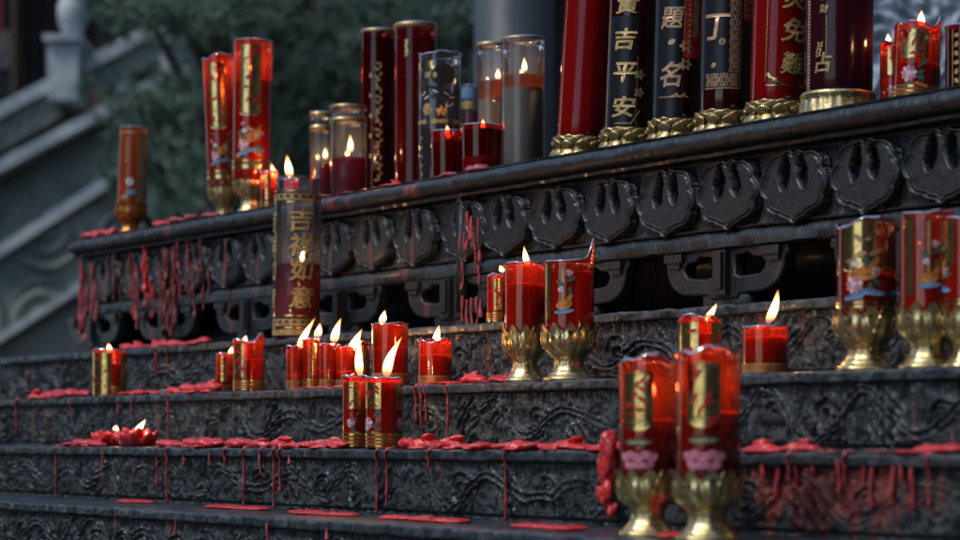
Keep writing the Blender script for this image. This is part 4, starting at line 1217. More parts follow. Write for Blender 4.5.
# --- right end of the table
votive('table', 893, 0.19, 25, 45, 'short gold and red votive behind the torn one near the right edge', fl=(890, 45, 888, 33, 6), style='floral', level=0.5, tear=0.003, group='gold and red votives at the right end of the table')
votive('table', 915, 0.10, 46, 27, 'red and gold candle whose melted rim rises to a point on its right side', fl=(919, 26, 918, 10, 8), lean=3, style='floral', level=0.52, tear=0.003, peak=(1.3, 0.014, 0.45), seed=4, group='gold and red votives at the right end of the table', phi=-0.3)
def deco24(p, R, z, mpp):
    for i in range(7):
        p.ell(-R * 0.72, z(38 + i * 9), R * 0.14, R * 0.10, i * 1.1, DG, 0.001); p.ell(-R * 0.05, z(36 + i * 9), R * 0.18, R * 0.08, i, G_, 0.001)
    p.rect(-R * 0.95, -R * 0.9, z(95), z(32), DG); p.rect(-R * 0.5, -R * 0.46, z(95), z(32), DG)
glass_candle(967, 0.10, 43, 27, 'dark candle with gold side ornament cut by the right photo edge', CUPDEEP, [(None, 38, OILDEEP, 'wax')], deco=deco24)

# --- the big lucky jar on the top step
def deco5(p, R, z, mpp):
    for c, Y in (('吉', 222), ('祥', 247), ('如', 272), ('意', 299)):
        p.ch(c, R * 0.34, z(Y), 27.5 * mpp, BK, dr=0.0008, stretch=0.9); p.ch(c, R * 0.30, z(Y - 0.6), 26 * mpp, TX, dr=0.0014, stretch=0.88)
        p.ch(c, -R * 1.42, z(Y), 22 * mpp, DG, dr=0.001)
    p.ring(z(202), z(196), DG); p.ring(z(193.5), z(192.5), G_, .0008); p.ring(z(204.5), z(203.5), G_, .0008)
    p.ring(z(327), z(320), DG); p.ring(z(317.6), z(316), G_, .0008); p.ring(z(329.5), z(328), G_, .0008); p.ring(z(336), z(330.5), DG, .0005)
    for i in range(16): p.ell((i - 8) * R * 0.34, z(323), R * 0.09, R * 0.05, 0, BK, 0.0011); p.ell((i - 8) * R * 0.34, z(198.5), R * 0.09, R * 0.05, 0, BK, 0.0011)
glass_candle(296, 0.05, 47, 178, 'big clear jar candle reading 吉祥如意 in gold, half full of dark red oil', LUCKY, [(None, 265, OILRED, 'oil')], k=1, deco=deco5, fl=(300, 264, 303, 246, 5), shoulder=True, lean=2, group=None, kind='lucky_jar_candle')  # the flame and light inside stand in for a reflected flame

# --- top step and second step
votive(1, 498, 0.05, 23, 276, 'small brownish red votive tucked left of the two lotus candles', fl=(503, 273, 500, 265, 7), style='panel', level=0.7)
lotus_candle(2, 525, 0.06, 41, 264, 'lotus candle with a charred rim and a tall flame, left of the middle pair', fl=(528, 267, 524, 246, 7), foot=0.46, style='none', level=0.72, tear=0.0015, footw=1.0, seed=2)
lotus_candle(2, 569, 0.06, 50, 262, 'lotus candle with a bird and flower print and one high melted rim corner', fl=None, foot=0.46, style='sprig', level=0.85, tear=0.0008, peak=(1.35, 0.030, 0.42), phi=-0.25, seed=5)
votive(2, 110, 0.06, 34, 350, 'short gold foil votive at the left of the second step', fl=(109, 353, 108, 343, 6), style='gold', level=0.7, tear=0.0012, phi=-0.5)
votive(2, 225, 0.09, 18, 354, 'lowest votive left of the torn one on the second step', fl=(230, 355, 232, 346, 6), style='panel', level=0.52, tear=0.001)
votive(2, 249, 0.055, 32, 341, 'votive with a torn rim peaking on its right, beside the low one', fl=(245, 343, 246, 335, 5), style='panel', level=0.62, tear=0.003, peak=(1.0, 0.014, 0.3), phi=-0.6)
votive(2, 295, 0.06, 18, 347, 'votive with a long leaning flame, leftmost of the tight row', fl=(299, 350, 315, 318, 8), style='plain', level=0.35, tear=0.002)
votive(2, 312, 0.085, 19, 340, 'taller gilt votive with a short flame, second in the tight row', fl=(317, 338, 320, 323, 8), style='panel', level=0.45, tear=0.0018, phi=0.2)
votive(2, 328, 0.06, 17, 345, 'plain votive in the tight row below the upright tapering flame', fl=(334, 344, 341, 318, 9), style='plain', level=0.42, tear=0.002)
votive(2, 345, 0.09, 19, 348, 'votive in the tight row behind the taller printed pair', fl=(350, 352, 362, 329, 9), style='plain', level=0.42, tear=0.003)
votive(2, 361, 0.14, 17, 343, 'rearmost votive of the tight row, between its neighbour and the wide red candle', style='gold', level=0.6, tear=0.002)
votive(2, 390, 0.08, 36, 324, 'widest plain red votive behind the printed pair', fl=(382, 324, 385, 310, 8), style='plain', level=0.62, tear=0.0012)
votive(2, 435, 0.07, 34, 341, 'votive with a blackened lumpy rim right of the wide red candle', fl=(435, 345, 439, 325, 8), style='plain', level=0.68, tear=0.0035, seed=8)
votive(2, 700, 0.11, 43, 319, 'red votive with a gilt curled rim behind the tall foreground candle', fl=(706, 322, 717, 303, 8), style='gold', level=0.74, tear=0.003, peak=(-0.8, 0.004, 0.5), phi=-0.9)
votive(2, 765, 0.07, 46, 327, 'stout red votive with a tall flame right of the foreground pair', fl=(768, 324, 778, 290, 10), style='plain', level=0.78, tear=0.0008)
lotus_candle(2, 866, 0.07, 58, 221, 'unlit gold panelled lotus candle with a rounded shoulder, on the second step', foot=0.40, style='phoenix', shellm=CUPAMBER, level=0.45, tear=0.0022, phi=-0.25, peak=(-1.2, -0.008, 0.6), footw=1.0)
lotus_candle(2, 927, 0.07, 54, 214, 'lotus candle with a flame glowing inside, right of the gold panelled one', fl=(921, 256, 919, 241, 8), foot=0.40, style='sprig', level=0.70, tear=0.0015, phi=-0.1)
lotus_candle(2, 968, 0.10, 50, 218, 'dim lotus candle cut off by the right edge of the photo', foot=0.40, style='phoenix', level=0.7, tear=0.0015, phi=0.6)

# --- third step
votive(3, 355.5, 0.05, 26, 377, 'taller gilt floral votive with an upright flame, left of the front pair', fl=(360, 377, 360, 336, 9), style='floral', level=0.93, tear=0.0022, phi=-0.1, seed=3)
votive(3, 384, 0.045, 37, 378, 'gilt floral votive with a long slanting flame, right of the front pair', fl=(387, 378, 402, 337, 11), style='floral', level=0.94, tear=0.0012, phi=-0.75, seed=6)
# --- foreground pair on the lowest visible step
lotus_candle(4, 648, 0.10, 57, 362, 'blurred foreground lotus candle with a domed melted rim, the left one', fl=(651, 400, 647, 372, 9), foot=0.37, shellm=CUPAMBER, style='rose', level=0.52, tear=0.003, peak=(-0.2, 0.006, 0.7), phi=-0.45, seed=1)
lotus_candle(4, 708, 0.075, 63, 352, 'blurred foreground lotus candle with a sagging pale rim, the right one', fl=(708, 390, 708, 361, 10), foot=0.36, shellm=CUPAMBER, style='rose', level=0.55, tear=0.004, phi=-0.25, seed=3)

# floating flower candles
def flower_candle(X, wpx, hpx, label, fl, off):
    x, y, z, mpp = place(3, X, off)
    o = empty('flower_candle', (x, y, z), label, 'candle', 'red flower shaped candles')
    R = wpx * mpp / 2; H = hpx * mpp
    rn = random.Random(int(X))
    mb = MB()
    mb.lathe([(0.62, 0.0), (0.80, 0.10), (0.86, 0.3), (0.7, 0.45), (0.4, 0.5), (0.01, 0.5)], 40, lambda ph, i, r, zz: (r * R, zz * H))
    for j in range(9):
        ph = 2 * PI * (j + rn.uniform(-0.15, 0.15)) / 9; q = rn.uniform(0.88, 1.12)
        o_ = Vector((math.sin(ph), -math.cos(ph), 0))
        petal(mb, (o_.x * 0.80 * R, o_.y * 0.80 * R, H * 0.46 * q), o_ - Vector((0, 0, 0.35)), Vector((0, 0, 1)) + o_ * 0.45, 0.30 * R, 0.42 * H * q, 0.16 * R, tip=0.15)
    mb.build('flower_body', WAX, o)
    for j in range(6):
        ph = j * 1.05 + 0.3; o_ = Vector((math.sin(ph), -math.cos(ph), 0)); q = rn.uniform(0.85, 1.15)
        mb = MB(); petal(mb, (o_.x * 0.50 * R, o_.y * 0.50 * R, H * 0.60 * q), o_ - Vector((0, 0, 0.3)), Vector((0, 0, 1)) + o_ * 0.3, 0.24 * R, 0.34 * H * q, 0.13 * R, tip=0.2)
        mb.build('petal', WAX, o)
    c = add_flame(o, mpp, X, z, fl)
    wick(o, (c[0], 0, H * 0.55), max(0.004, c[2] - H * 0.55), 0.0)
flower_candle(109, 34, 17, 'smaller red flower shaped candle with a bead of flame, behind the larger one', (116, 431, 116, 425, 6), 0.085)
flower_candle(137, 44, 19, 'larger red flower shaped candle with a slanting flame on the third step', (137, 433, 146, 419, 8), 0.055)

# tea light tin
x, y, z, mpp = place(2, 167, 0.03)
o = empty('tea_light_tin', (x, y, z), 'low empty silvery tea light tin among wax on the second step', 'tea light')
mb = MB(); R = 6.5 * mpp; H = 5 * mpp
mb.lathe([(R * .97, 0), (R, 0.0006), (R, H), (R * 1.03, H + .0003), (R * .97, H), (R * .96, 0.001), (0.0001, 0.001)], 40, lambda ph, i, r, z: (r * (1 + 0.02 * math.sin(20 * ph)), z)); mb.build('tin_cup', TIN, o)
mb = MB(); mb.lathe([(R * .9, 0.0012), (R * .9, H * .35), (0.0001, H * .3)], 24); mb.build('wax_dregs', WAXPINK, o)

# ------------------------------------------------------------------ wax spills
pd = puddle
pd(1, 118, 160, 7, 'lumpy red wax ridge under the table by its left bracket', off=0.012, drips=((157, 0.055), (168, 0.05)))
pd(1, 162, 207, 7, 'red wax ridge under the dark gap left of the tall jar', off=0.012)
pd(2, 28, 80, 9, 'red wax crust at the far left of the second step', off=0.012, drips=((17, 0.07),))
pd(2, 86, 107, 3, 'thin wax film under the gold foil votive', off=0.02, mat=WAXPINK)
pd(2, 112, 158, 7, 'low red wax spill between gold votive and tea light tin', off=0.018)
pd(2, 166, 210, 11, 'red wax mound right of the tea light tin', off=0.014, drips=((169, 0.075),), seed=5)
pd(2, 452, 505, 10, 'glossy red wax tongue right of the blackened votive', off=0.016, drips=((449, 0.078),), seed=3)
pd(2, 284, 362, 2.5, 'thin pink wax film under the tight row of votives', off=0.012, depth=0.014, mat=WAXPINK)
pd(2, 414, 452, 4, 'flat red wax under the blackened votive', off=0.02, drips=((417, 0.05), (422, 0.062), (427, 0.05)), mat=WAX, seed=11)
pd(3, 57, 90, 8, 'red wax knob left of the flower candles', off=0.014, drips=((57, 0.084),))
pd(3, 155, 214, 11, 'folded red wax slabs right of the flower candles', off=0.014, drips=((158, 0.06), (168, 0.084), (186, 0.02)), seed=7)
pd(3, 218, 282, 11, 'red wax slab crossed by two long drips', off=0.014, drips=((226, 0.03), (245, 0.084), (262, 0.03), (275, 0.084), (281, 0.06)), seed=9)
pd(3, 280, 342, 9, 'red wax slab left of the gilt floral pair', off=0.014, seed=2)
pd(3, 386, 442, 13, 'broad red wax heap right of the gilt floral pair', off=0.014, drips=((378, 0.084), (388, 0.075), (430, 0.025)), seed=4)
pd(3, 444, 500, 8, 'long low red wax spill in the middle of the third step', off=0.014, drips=((507, 0.084),), seed=6)
pd(3, 496, 545, 11, 'folded red wax lump near the middle of the third step', off=0.012, seed=8)
pd(3, 541, 600, 12, 'red wax spill with a raised knob left of the foreground candles', off=0.012, seed=13)
pd(3, 602, 624, 9, 'small red wax heap touching the left foreground candle', off=0.012, seed=15)
pd(3, 742, 806, 12, 'red wax shelf spreading right of the foreground candles', off=0.010, drips=((790, 0.03),), seed=17)
pd(3, 900, 975, 14, 'thick red wax bank at the right edge of the third step', off=0.012, drips=((930, 0.05),), seed=19)
pd(3, 806, 900, 3, 'thin broken red wax film along the right step edge', off=0.006, depth=0.010, mat=WAXDARK, drips=((846, 0.03),), seed=23)
for (a, b, lb, offp) in ((44, 70, 'round red wax disc, farthest left on the lowest tread', 0.225), (140, 190, 'flat pair of red wax discs on the lowest tread', 0.20), (233, 290, 'flat red wax discs under two long drips', 0.165),
                   (327, 405, 'long flat red wax disc under the drips of the floral pair', 0.15), (463, 527, 'flat red wax disc at the foot of the single middle drip', 0.13), (622, 668, 'flat red wax smear behind the left foreground foot', 0.10)):
    pd(4, a, b, 3.0, lb, off=offp / LD, depth=0.022, flat=(1 if b - a < 40 else 2 if b - a < 75 else 3))
pd('table', 83, 108, 9, 'red wax lump on the left corner of the table', off=0.008, drips=((84, 0.03),))
pd('table', 152, 168, 7, 'red wax bead on the table rim right of the orange candle', off=0.006, drips=((150, 0.04),))
pd('table', 172, 215, 6, 'crumbly wax along the rim left of the tall pair', off=0.004, mat=WAXPINK, drips=((176, 0.03), (192, 0.09), (206, 0.04)))
pd('table', 318, 350, 3.5, 'dull wax film on the rim below the clear jars', off=0.006, mat=WAXDARK)
pd('table', 355, 392, 5, 'flat red wax flake on the rim below the dark tall jar', off=0.010)
pd('table', 436, 462, 6, 'wax crumbs on the rim below the ruby tumblers', off=0.012, mat=WAXPINK)
pd('table', 468, 484, 7, 'pink wax lip hanging over the rim at the seam', off=0.002, mat=WAXPINK, drips=((470, 0.03), (474, 0.04), (479, 0.038), (482, 0.025)))
pd('table', 922, 948, 5, 'red wax strip on the rim at the right end', off=0.02, mat=WAXDARK)

drip_set('table', [(466, 214, 258), (470, 222, 262), (473, 212, 250), (477, 216, 248), (480, 226, 270), (484, 218, 262), (468, 262, 290), (484, 266, 284), (476, 218, 240)], 'cluster of pink wax runs over the seam of the frieze', WAXPINK, t0=0.010, thick=1.15, seed=4)
drip_set('table', [(468, 296, 322), (472, 300, 332), (477, 298, 336), (482, 297, 326), (486, 300, 318)], 'pink wax icicles below the rail at the seam', WAXPINK, t0=0.010, thick=1.1, seed=5)
drip_set('table', [(84, 255, 322), (86, 268, 330), (83, 290, 335), (96, 262, 308), (99, 280, 322)], 'pink and red wax curtain on the left corner of the table', WAXPINK, t0=0.008, thick=1.3, seed=6)
drip_set('table', [(134, 250, 300), (137, 262, 315), (142, 268, 330)], 'thin long wax runs left of the second bracket', WAXPINK, t0=0.010, seed=7)
drip_set('table', [(149, 246, 292), (151, 252, 290), (155, 280, 300), (158, 285, 318)], 'bright red thick wax run down the cloud frieze', WAX, t0=0.011, thick=1.25, seed=8)
drip_set('table', [(166, 272, 318), (170, 262, 330), (174, 290, 332), (177, 300, 336), (180, 285, 325), (172, 250, 280)], 'wide matted brown red wax mass over the left bracket', WAXDARK, t0=0.011, thick=1.9, seed=9)
drip_set('table', [(182, 240, 268), (184, 262, 300), (178, 246, 285)], 'branching brown red wax run beside the matted mass', WAXPINK, t0=0.010, seed=10)
drip_set('table', [(192, 240, 268), (193, 250, 292), (205, 235, 275), (203, 262, 284), (231, 240, 280), (234, 290, 315)], 'thin scattered wax runs right of the left bracket', WAXDARK, t0=0.010, seed=11)
drip_set('table', [(118, 248, 300), (112, 255, 296), (125, 262, 306)], 'faint grey red runs between left corner and second cloud', WAXDARK, t0=0.009, seed=12)
r = random.Random(91)
for gi, (x0_, x1_, lb, m_) in enumerate(((84, 104, 'thick pinkish wax crust down the left table corner', WAXPINK), (132, 150, 'clotted pink wax over the first scroll bracket', WAXPINK), (160, 184, 'broad clotted brown red wax sheet over the left bracket', WAXDARK), (188, 212, 'dark wax clots caught in the left cloud heads', WAXDARK))):
    rs = []
    for i in range(6):
        X = r.uniform(x0_, x1_); y0_ = HZ - 194 * (1 + (X - 80) * 0.00092) + r.uniform(14, 60)
        rs.append((X, y0_, y0_ + r.uniform(18, 46)))
    drip_set('table', rs, lb, m_, t0=0.0045, thick=1.5, seed=60 + gi)
# red mass hanging beside the foreground candle
mb = MB(); rr = random.Random(4)
for i in range(44):
    f = (i % 30) / 29; X = 619 - 7 * math.sin(f * PI) + rr.uniform(-4.5, 4.5); s = s_at(3, X); q = rr.uniform(0.6, 1.15) * (1 - 0.35 * f)
    ico(mb, pos(3, s, 0.008 + rr.uniform(-0.003, 0.007), zpx(3, X, 440 + 72 * f + rr.uniform(-4, 4))), (0.008 * q, 0.007 * q, 0.013 * q), seed=i, n=8)
remesh(mb, 'wax_drip', WAX, 0.0015, 'thick red wax stalactite hanging left of the foreground candles', 'wax runs down the iron faces', pos(3, s_at(3, 615), 0.01, zpx(3, 615, 442)), cat='wax drip')
# runs below the right wax bank (the red wash itself is in the riser's own surface)
drip_set(3, [(762, 459, 478), (778, 458, 500), (795, 459, 486), (812, 460, 474), (838, 460, 492), (864, 460, 488), (872, 461, 507), (893, 460, 500), (900, 461, 482), (911, 460, 512)], 'forked red wax runs under the right wax bank', WAXRUN, t0=-0.0004, thick=1.15, seed=31)
r = random.Random(77)
for (k_, Xs, Ya, Yb, lb) in ((3, (105, 186, 212, 262, 292), 452, 466, 'short red wax beads hanging along the left third riser'), (4, (118, 178, 270, 330), 512, 524, 'short red wax beads along the lowest riser'),
                             (2, (72, 120, 133), 402, 420, 'short red wax beads on the second riser left')):
    mats = WAXPINK
    drip_set(k_, [(X, HZ - (ZT[k_] - 0.008) * F / depth_at(k_, X), HZ - (ZT[k_] - 0.008 - r.uniform(0.012, 0.035)) * F / depth_at(k_, X)) for X in Xs], lb, mats, t0=0.004, thick=0.9, seed=len(Xs))

# ------------------------------------------------------------------ background
def at(X, Y, y): return ((X - 480) * y / F, y, (HZ - Y) * y / F)
GZ = -0.75

# stone staircase side with two sloping balustrades
def sloped(mb, X0, Y0_, X1, Y1_, thick_px, y, d, mi=0):
    a = at(X0, Y0_, y); b = at(X1, Y1_, y); th = thick_px * y / F
    mb.hexa([(a[0], y, a[2] - th), (b[0], y, b[2] - th), (b[0], y + d, b[2] - th), (a[0], y + d, a[2] - th), (a[0], y, a[2]), (b[0], y, b[2]), (b[0], y + d, b[2]), (a[0], y + d, a[2])], mi)
def slope_panel(mb, X0, Ya0, Yb0, X1, Ya1, Yb1, y, d, amp, seed, n=90, m_=50):
    us = np.linspace(0, 1, n); vs = np.linspace(0, 1, m_)
    U, V = np.meshgrid(us, vs, indexing='ij')
    X = X0 + (X1 - X0) * U; Yt = Ya0 + (Ya1 - Ya0) * U; Yb = Yb0 + (Yb1 - Yb0) * U
    Y = Yb + (Yt - Yb) * V
    x = (X - 480) * y / F; z = (HZ - Y) * y / F
    p = 0.42
    ws = x + 0.05 * fbm(x * 3 + seed, z * 3, 2); wz = z + 0.05 * fbm(x * 3, z * 3 + seed, 2)
    cx = (np.floor(ws / p) + 0.5) * p; cz = (np.floor(wz / p) + 0.5) * p
    rr = np.hypot(ws - cx, wz - cz); th = np.arctan2(wz - cz, ws - cx)
    h = amp * np.exp(-((((rr / 0.075 - th / (2 * PI)) % 1) - 0.5) / 0.2) ** 2) * (rr < 0.2) + amp * 0.4 * fbm(x * 8, z * 8, 2)
    P = np.stack([x, y - h, z], -1)
    mb.grid(P)
    mb.hexa([(x[0, 0], y + 0.01, z[0, 0]), (x[-1, 0], y + 0.01, z[-1, 0]), (x[-1, 0], y + d, z[-1, 0]), (x[0, 0], y + d, z[0, 0]), (x[0, -1], y + 0.01, z[0, -1]), (x[-1, -1], y + 0.01, z[-1, -1]), (x[-1, -1], y + d, z[-1, -1]), (x[0, -1], y + d, z[0, -1])])

YB = 14.0
bal = empty('stone_balustrade', (at(0, 200, YB)[0], YB, GZ), 'blurred grey stone stair balustrade with ball topped post at the upper left', 'balustrade')
BL_ = -Vector(bal.location)
mb = MB(); sloped(mb, -260, 241, 166, 15, 14, YB, 0.28); mb.build('handrail', STONE, bal, loc=BL_, smooth=False)
mb = MB(); sloped(mb, -260, 297, 186, 60, 13, YB - 0.1, 0.45); mb.build('bottom_rail', STONE, bal, loc=BL_, smooth=False)
# panel with openings between posts
mb = MB(); slope_panel(mb, -200, 222, 255, 62, 83, 116, YB + 0.05, 0.12, 0.02, 3, n=60, m_=20); mb.build('carved_panel', STONEDARK, bal, loc=BL_)
mb = MB(); sloped(mb, 60, 84, 166, 30, 26, YB + 0.06, 0.1); mb.build('upper_panel', STONEDARK, bal, loc=BL_, smooth=False)
for X in (96, 124): 
    mb = MB(); a = at(X, 60, YB + 0.12); b = at(X, 118, YB + 0.12); mb.lathe([(0.05, 0), (0.07, (a[2] - b[2]) * 0.4), (0.045, (a[2] - b[2]) * 0.7), (0.06, a[2] - b[2])], 16, c=(a[0], a[1], b[2])); mb.build('baluster', STONE if X > 100 else HALLRED, bal, loc=BL_)
for (X, Ya, Yb, w) in ((63, 42, 80, 30), (175, 46, 86, 28)):
    a = at(X, Ya, YB - 0.12); b = at(X, Yb + 20, YB - 0.12); hw = w / 2 * YB / F
    mb = MB(); mb.box(a[0] - hw, a[0] + hw, YB - 0.14, YB + 0.34, b[2], a[2]); mb.box(a[0] - hw * 1.2, a[0] + hw * 1.2, YB - 0.18, YB + 0.38, a[2], a[2] + 0.04)
    po = mb.build('post', STONE, bal, loc=BL_, smooth=False)
    if X == 63:
        rb = 15 * YB / F
        mb = MB(); mb.lathe([(rb * 0.6, 0.0), (rb * 0.8, 0.03), (rb * 0.7, 0.07), (rb * 0.95, 0.11), (rb * 1.0, 0.2), (rb * 0.92, 0.24), (rb * 0.75, 0.26), (rb * 0.95, 0.30), (rb * 0.9, 0.36), (rb * 0.6, 0.42), (0.001, 0.45)], 28, c=(a[0] + 0.02, YB + 0.1, a[2] + 0.04)); mb.build('ball_finial', STONE, po)
mb = MB(); slope_panel(mb, -260, 310, 430, 186, 73, 300, YB + 0.1, 0.4, 0.03, 5, n=110, m_=70); mb.build('stair_wall', STONEDARK, bal, loc=BL_)

YC = 12.0
bal2 = empty('lower_balustrade', (at(0, 300, YC)[0], YC, GZ), 'nearer blurred stone balustrade sloping down to the left above a plain wall', 'balustrade')
BL2 = -Vector(bal2.location)
mb = MB(); sloped(mb, -300, 437, 118, 168, 13, YC, 0.35); mb.build('handrail', STONE, bal2, loc=BL2, smooth=False)
mb = MB(); slope_panel(mb, -300, 452, 530, 118, 182, 262, YC + 0.06, 0.2, 0.035, 8, n=130, m_=46); mb.build('carved_panel', STONEDARK, bal2, loc=BL2)
mb = MB(); sloped(mb, -300, 526, 130, 250, 9, YC - 0.02, 0.4); mb.build('bottom_rail', STONE, bal2, loc=BL2, smooth=False)
mb = MB(); a = at(-300, 538, YC); b = at(400, 90, YC); mb.add([(a[0], YC + 0.08, GZ), (b[0], YC + 0.08, GZ), (b[0], YC + 0.08, at(130, 262, YC)[2]), (at(130, 262, YC)[0], YC + 0.08, at(130, 262, YC)[2]), (a[0], YC + 0.08, max(GZ + 0.01, a[2])),
                       (a[0], YC + 0.5, GZ), (b[0], YC + 0.5, GZ), (b[0], YC + 0.5, at(130, 262, YC)[2]), (at(130, 262, YC)[0], YC + 0.5, at(130, 262, YC)[2]), (a[0], YC + 0.5, max(GZ + 0.01, a[2]))],
                      [(0, 1, 2, 3, 4), (9, 8, 7, 6, 5), (3, 2, 7, 8), (4, 3, 8, 9), (1, 6, 7, 2)])
mb.build('plain_wall', STONEDARK, bal2, loc=BL2, smooth=False)

# temple hall behind everything
hall = empty('temple_hall', (0, 20, GZ), 'dark temple hall with red and patterned columns behind the stair', 'temple hall')
mb = MB(); mb.box(-14, 16, 20, 20.4, 0, 9); mb.build('wall', HALL, hall, loc=(0, -20, 0), smooth=False)
mb = MB(); mb.box(-14, 16, 15.5, 20, 6.0, 6.3); mb.build('eave', HALL, hall, loc=(0, -20, 0), smooth=False)
def hx(X): return (X - 480) * 18 / F
for X, w in ((34, 16), (103, 18), (300, 20), (420, 20)):
    mb = MB(); mb.lathe([(w * 18 / F / 2 * 1.2, 0), (w * 18 / F / 2, 0.3), (w * 18 / F / 2, 6.0)], 24, c=(hx(X), -2, 0)); mb.build('column', HALL, hall)
mb = MB(); mb.box(hx(-60), hx(18), -2.2, -2.0, 0.5, 6.0); fr_ = mb.build('painted_door', HALL, hall, smooth=False)
mb = MB(); mb.box(hx(-6), hx(9), -2.24, -2.2, (HZ - 34) * 18 / F + 0.75, (HZ + 30) * 18 / F + 0.75); mb.build('red_panel', HALLRED, fr_, smooth=False)
dm = pbr('blue_gold_carving', (0.05, 0.09, 0.16), 0.6, var=(9, (0.30, 0.17, 0.06), 0.45, 0.55))
mb = MB(); mb.box(hx(-6), hx(17), -2.25, -2.2, (HZ - 74) * 18 / F + 0.75, (HZ - 36) * 18 / F + 0.75); mb.build('carved_panel', dm, fr_, smooth=False)
mb = MB(); mb.box(hx(19), hx(22), -2.28, -2.0, 0.5, 6.0); mb.build('door_frame', pbr('worn_ochre', (0.22, 0.15, 0.10), 0.7), fr_, smooth=False)

# smooth grey column rising behind the glass candles
y = 6.6; col = empty('stone_column', (at(514, 0, y)[0], y, GZ), 'smooth blurred grey column rising behind the milky candle', 'column')
R = 40 * y / F
mb = MB(); mb.lathe([(R * 1.2, 0), (R * 1.2, 0.1), (R, 0.14), (R, 3.6)], 48); mb.build('shaft', COLM, col)
mb = MB(); mb.lathe([(R * 1.35, 0.0), (R * 1.35, 0.07), (R * 1.21, 0.1)], 48); mb.build('plinth', COLM, col)

# carved blue grey stone screen at the right
y = 5.6
scr = empty('carved_stone_screen', (at(930, 0, y)[0], y, GZ), 'blurred blue grey stone carved with rippling waves at the upper right', 'stone screen')
mb = MB(); us = np.linspace(-0.42, 0.75, 150); vs = np.linspace(0.55, 2.4, 200)
U, V = np.meshgrid(us, vs, indexing='ij')
w1 = U + 0.03 * np.sin(V * 17) + 0.05 * fbm(U * 4, V * 4, 2)
cell = (w1 / 0.11) % 1 - 0.5; row = (V / 0.13 + (np.floor(w1 / 0.11) % 2) * 0.5) % 1 - 0.5
rr = np.hypot(cell, row * 1.3)
h = 0.016 * np.sin(rr * 20) * np.exp(-rr * 1.5) + 0.008 * np.sin(w1 * 90)
mb.grid(np.stack([U, -h, V], -1)); mb.box(-0.42, 0.75, 0.02, 0.14, 0.5, 2.42); mb.box(-0.46, 0.8, -0.04, 0.2, 0, 0.5)
mb.build('carved_face', STONEBLUE, scr)
mb = MB(); mb.box(-0.5, 0.84, -0.06, 0.2, 2.42, 2.52); mb.build('coping', STONEBLUE, scr, smooth=False)

# pines
def pine(name_label, tx, ty, pads, seed, needle, n_per=70, nl=0.075, group='pines behind the table'):
    """trunk with limbs reaching to needle pads; pads = (X, Y, depth, radius m)"""
    r = np.random.default_rng(seed)
    root = empty('pine_tree', (tx, ty, GZ), name_label, 'pine tree', group)
    off = np.array([-tx, -ty, -GZ])
    top = max((HZ - p[1]) * p[2] / F for p in pads) + 0.3
    mb = MB()
    pts = [(tx + 0.05 * math.sin(i * 1.1), ty + 0.04 * math.cos(i), GZ + (top - GZ) * i / 10) for i in range(11)]
    mb.tube([tuple(np.array(p) + off) for p in pts], [0.12 - 0.009 * i for i in range(11)], 10)
    trunk = mb.build('trunk', BARK, root)
    limbs = MB(); crown = MB(); V = []; Fs = []
    for (X, Y, d, rad) in pads:
        c = np.array(at(X, Y, d))
        zt = min(max(c[2] - 0.25, GZ + 0.5), top)
        i = int((zt - GZ) / (top - GZ) * 10); st = np.array(pts[min(i, 10)])
        mid = (st + c) / 2 + np.array([0, 0, -0.06])
        limbs.tube([tuple(st + off), tuple(mid + off), tuple(c + off)], [0.04, 0.028, 0.012], 6)
        nt_ = int(n_per * (rad / 0.25) ** 2)
        for q in range(nt_):
            dv = r.normal(size=3); dv /= np.linalg.norm(dv)
            p = c + dv * np.array([1.25, 1.0, 0.62]) * rad * r.random() ** 0.45
            if r.random() < 0.15: limbs.tube([tuple(c + off), tuple(p + off)], [0.01, 0.004], 4)
            ax = dv * 0.6 + np.array([0, 0, 0.8]) + r.normal(size=3) * 0.3; ax /= np.linalg.norm(ax)
            m = 26
            dirs = ax * 0.55 + r.normal(size=(m, 3)) * 0.62; dirs /= np.linalg.norm(dirs, axis=1)[:, None]
            side = np.cross(dirs, r.normal(size=(m, 3))); side /= np.linalg.norm(side, axis=1)[:, None]
            L = nl * r.uniform(0.7, 1.25, (m, 1)); w = 0.0032
            a = p + off; b0 = len(V) * 3
            tri = np.stack([a + side * w, a - side * w, a + dirs * L], 1)
            V.append(tri)
    tri = np.concatenate(V).reshape(-1, 3)
    nF = len(tri) // 3
    crown.v = [tri]; crown.n = len(tri); crown.f = [(3 * i, 3 * i + 1, 3 * i + 2) for i in range(nF)]; crown.m = [0] * nF
    limbs.build('limb', BARK, trunk)
    crown.build('crown', needle, root, smooth=False)
    return root
rr = random.Random(5)
# left, paler pine with clear tufts
padsA = [(150, 18, 9.6, 0.17), (190, 22, 9.7, 0.18), (172, 2, 9.8, 0.16), (228, 8, 10.0, 0.2), (150, 108, 9.4, 0.14), (182, 128, 9.5, 0.18), (160, 168, 9.3, 0.19), (196, 176, 9.4, 0.17), (118, 182, 9.3, 0.10), (200, 100, 9.6, 0.18), (170, 200, 9.3, 0.16), (74, 272, 9.0, 0.07)]
pine('paler pine with clear needle tufts beside the stair at left', at(215, 0, 10.0)[0], 10.0, padsA[:-1], 1, NEEDLE, n_per=60)
padsB = [(rr.uniform(215, 360), rr.uniform(-20, 190), rr.uniform(10.4, 11.4), rr.uniform(0.2, 0.3)) for i in range(20)] + [(335, 60, 10.2, 0.22), (350, 85, 10.2, 0.2), (305, 75, 10.3, 0.2), (270, 30, 10.4, 0.22), (300, 130, 10.4, 0.22)]
pine('broad dark pine filling the gap between the tall pair and the clear jars', at(247, 0, 10.8)[0], 10.9, padsB, 2, NEEDLE2, n_per=46)
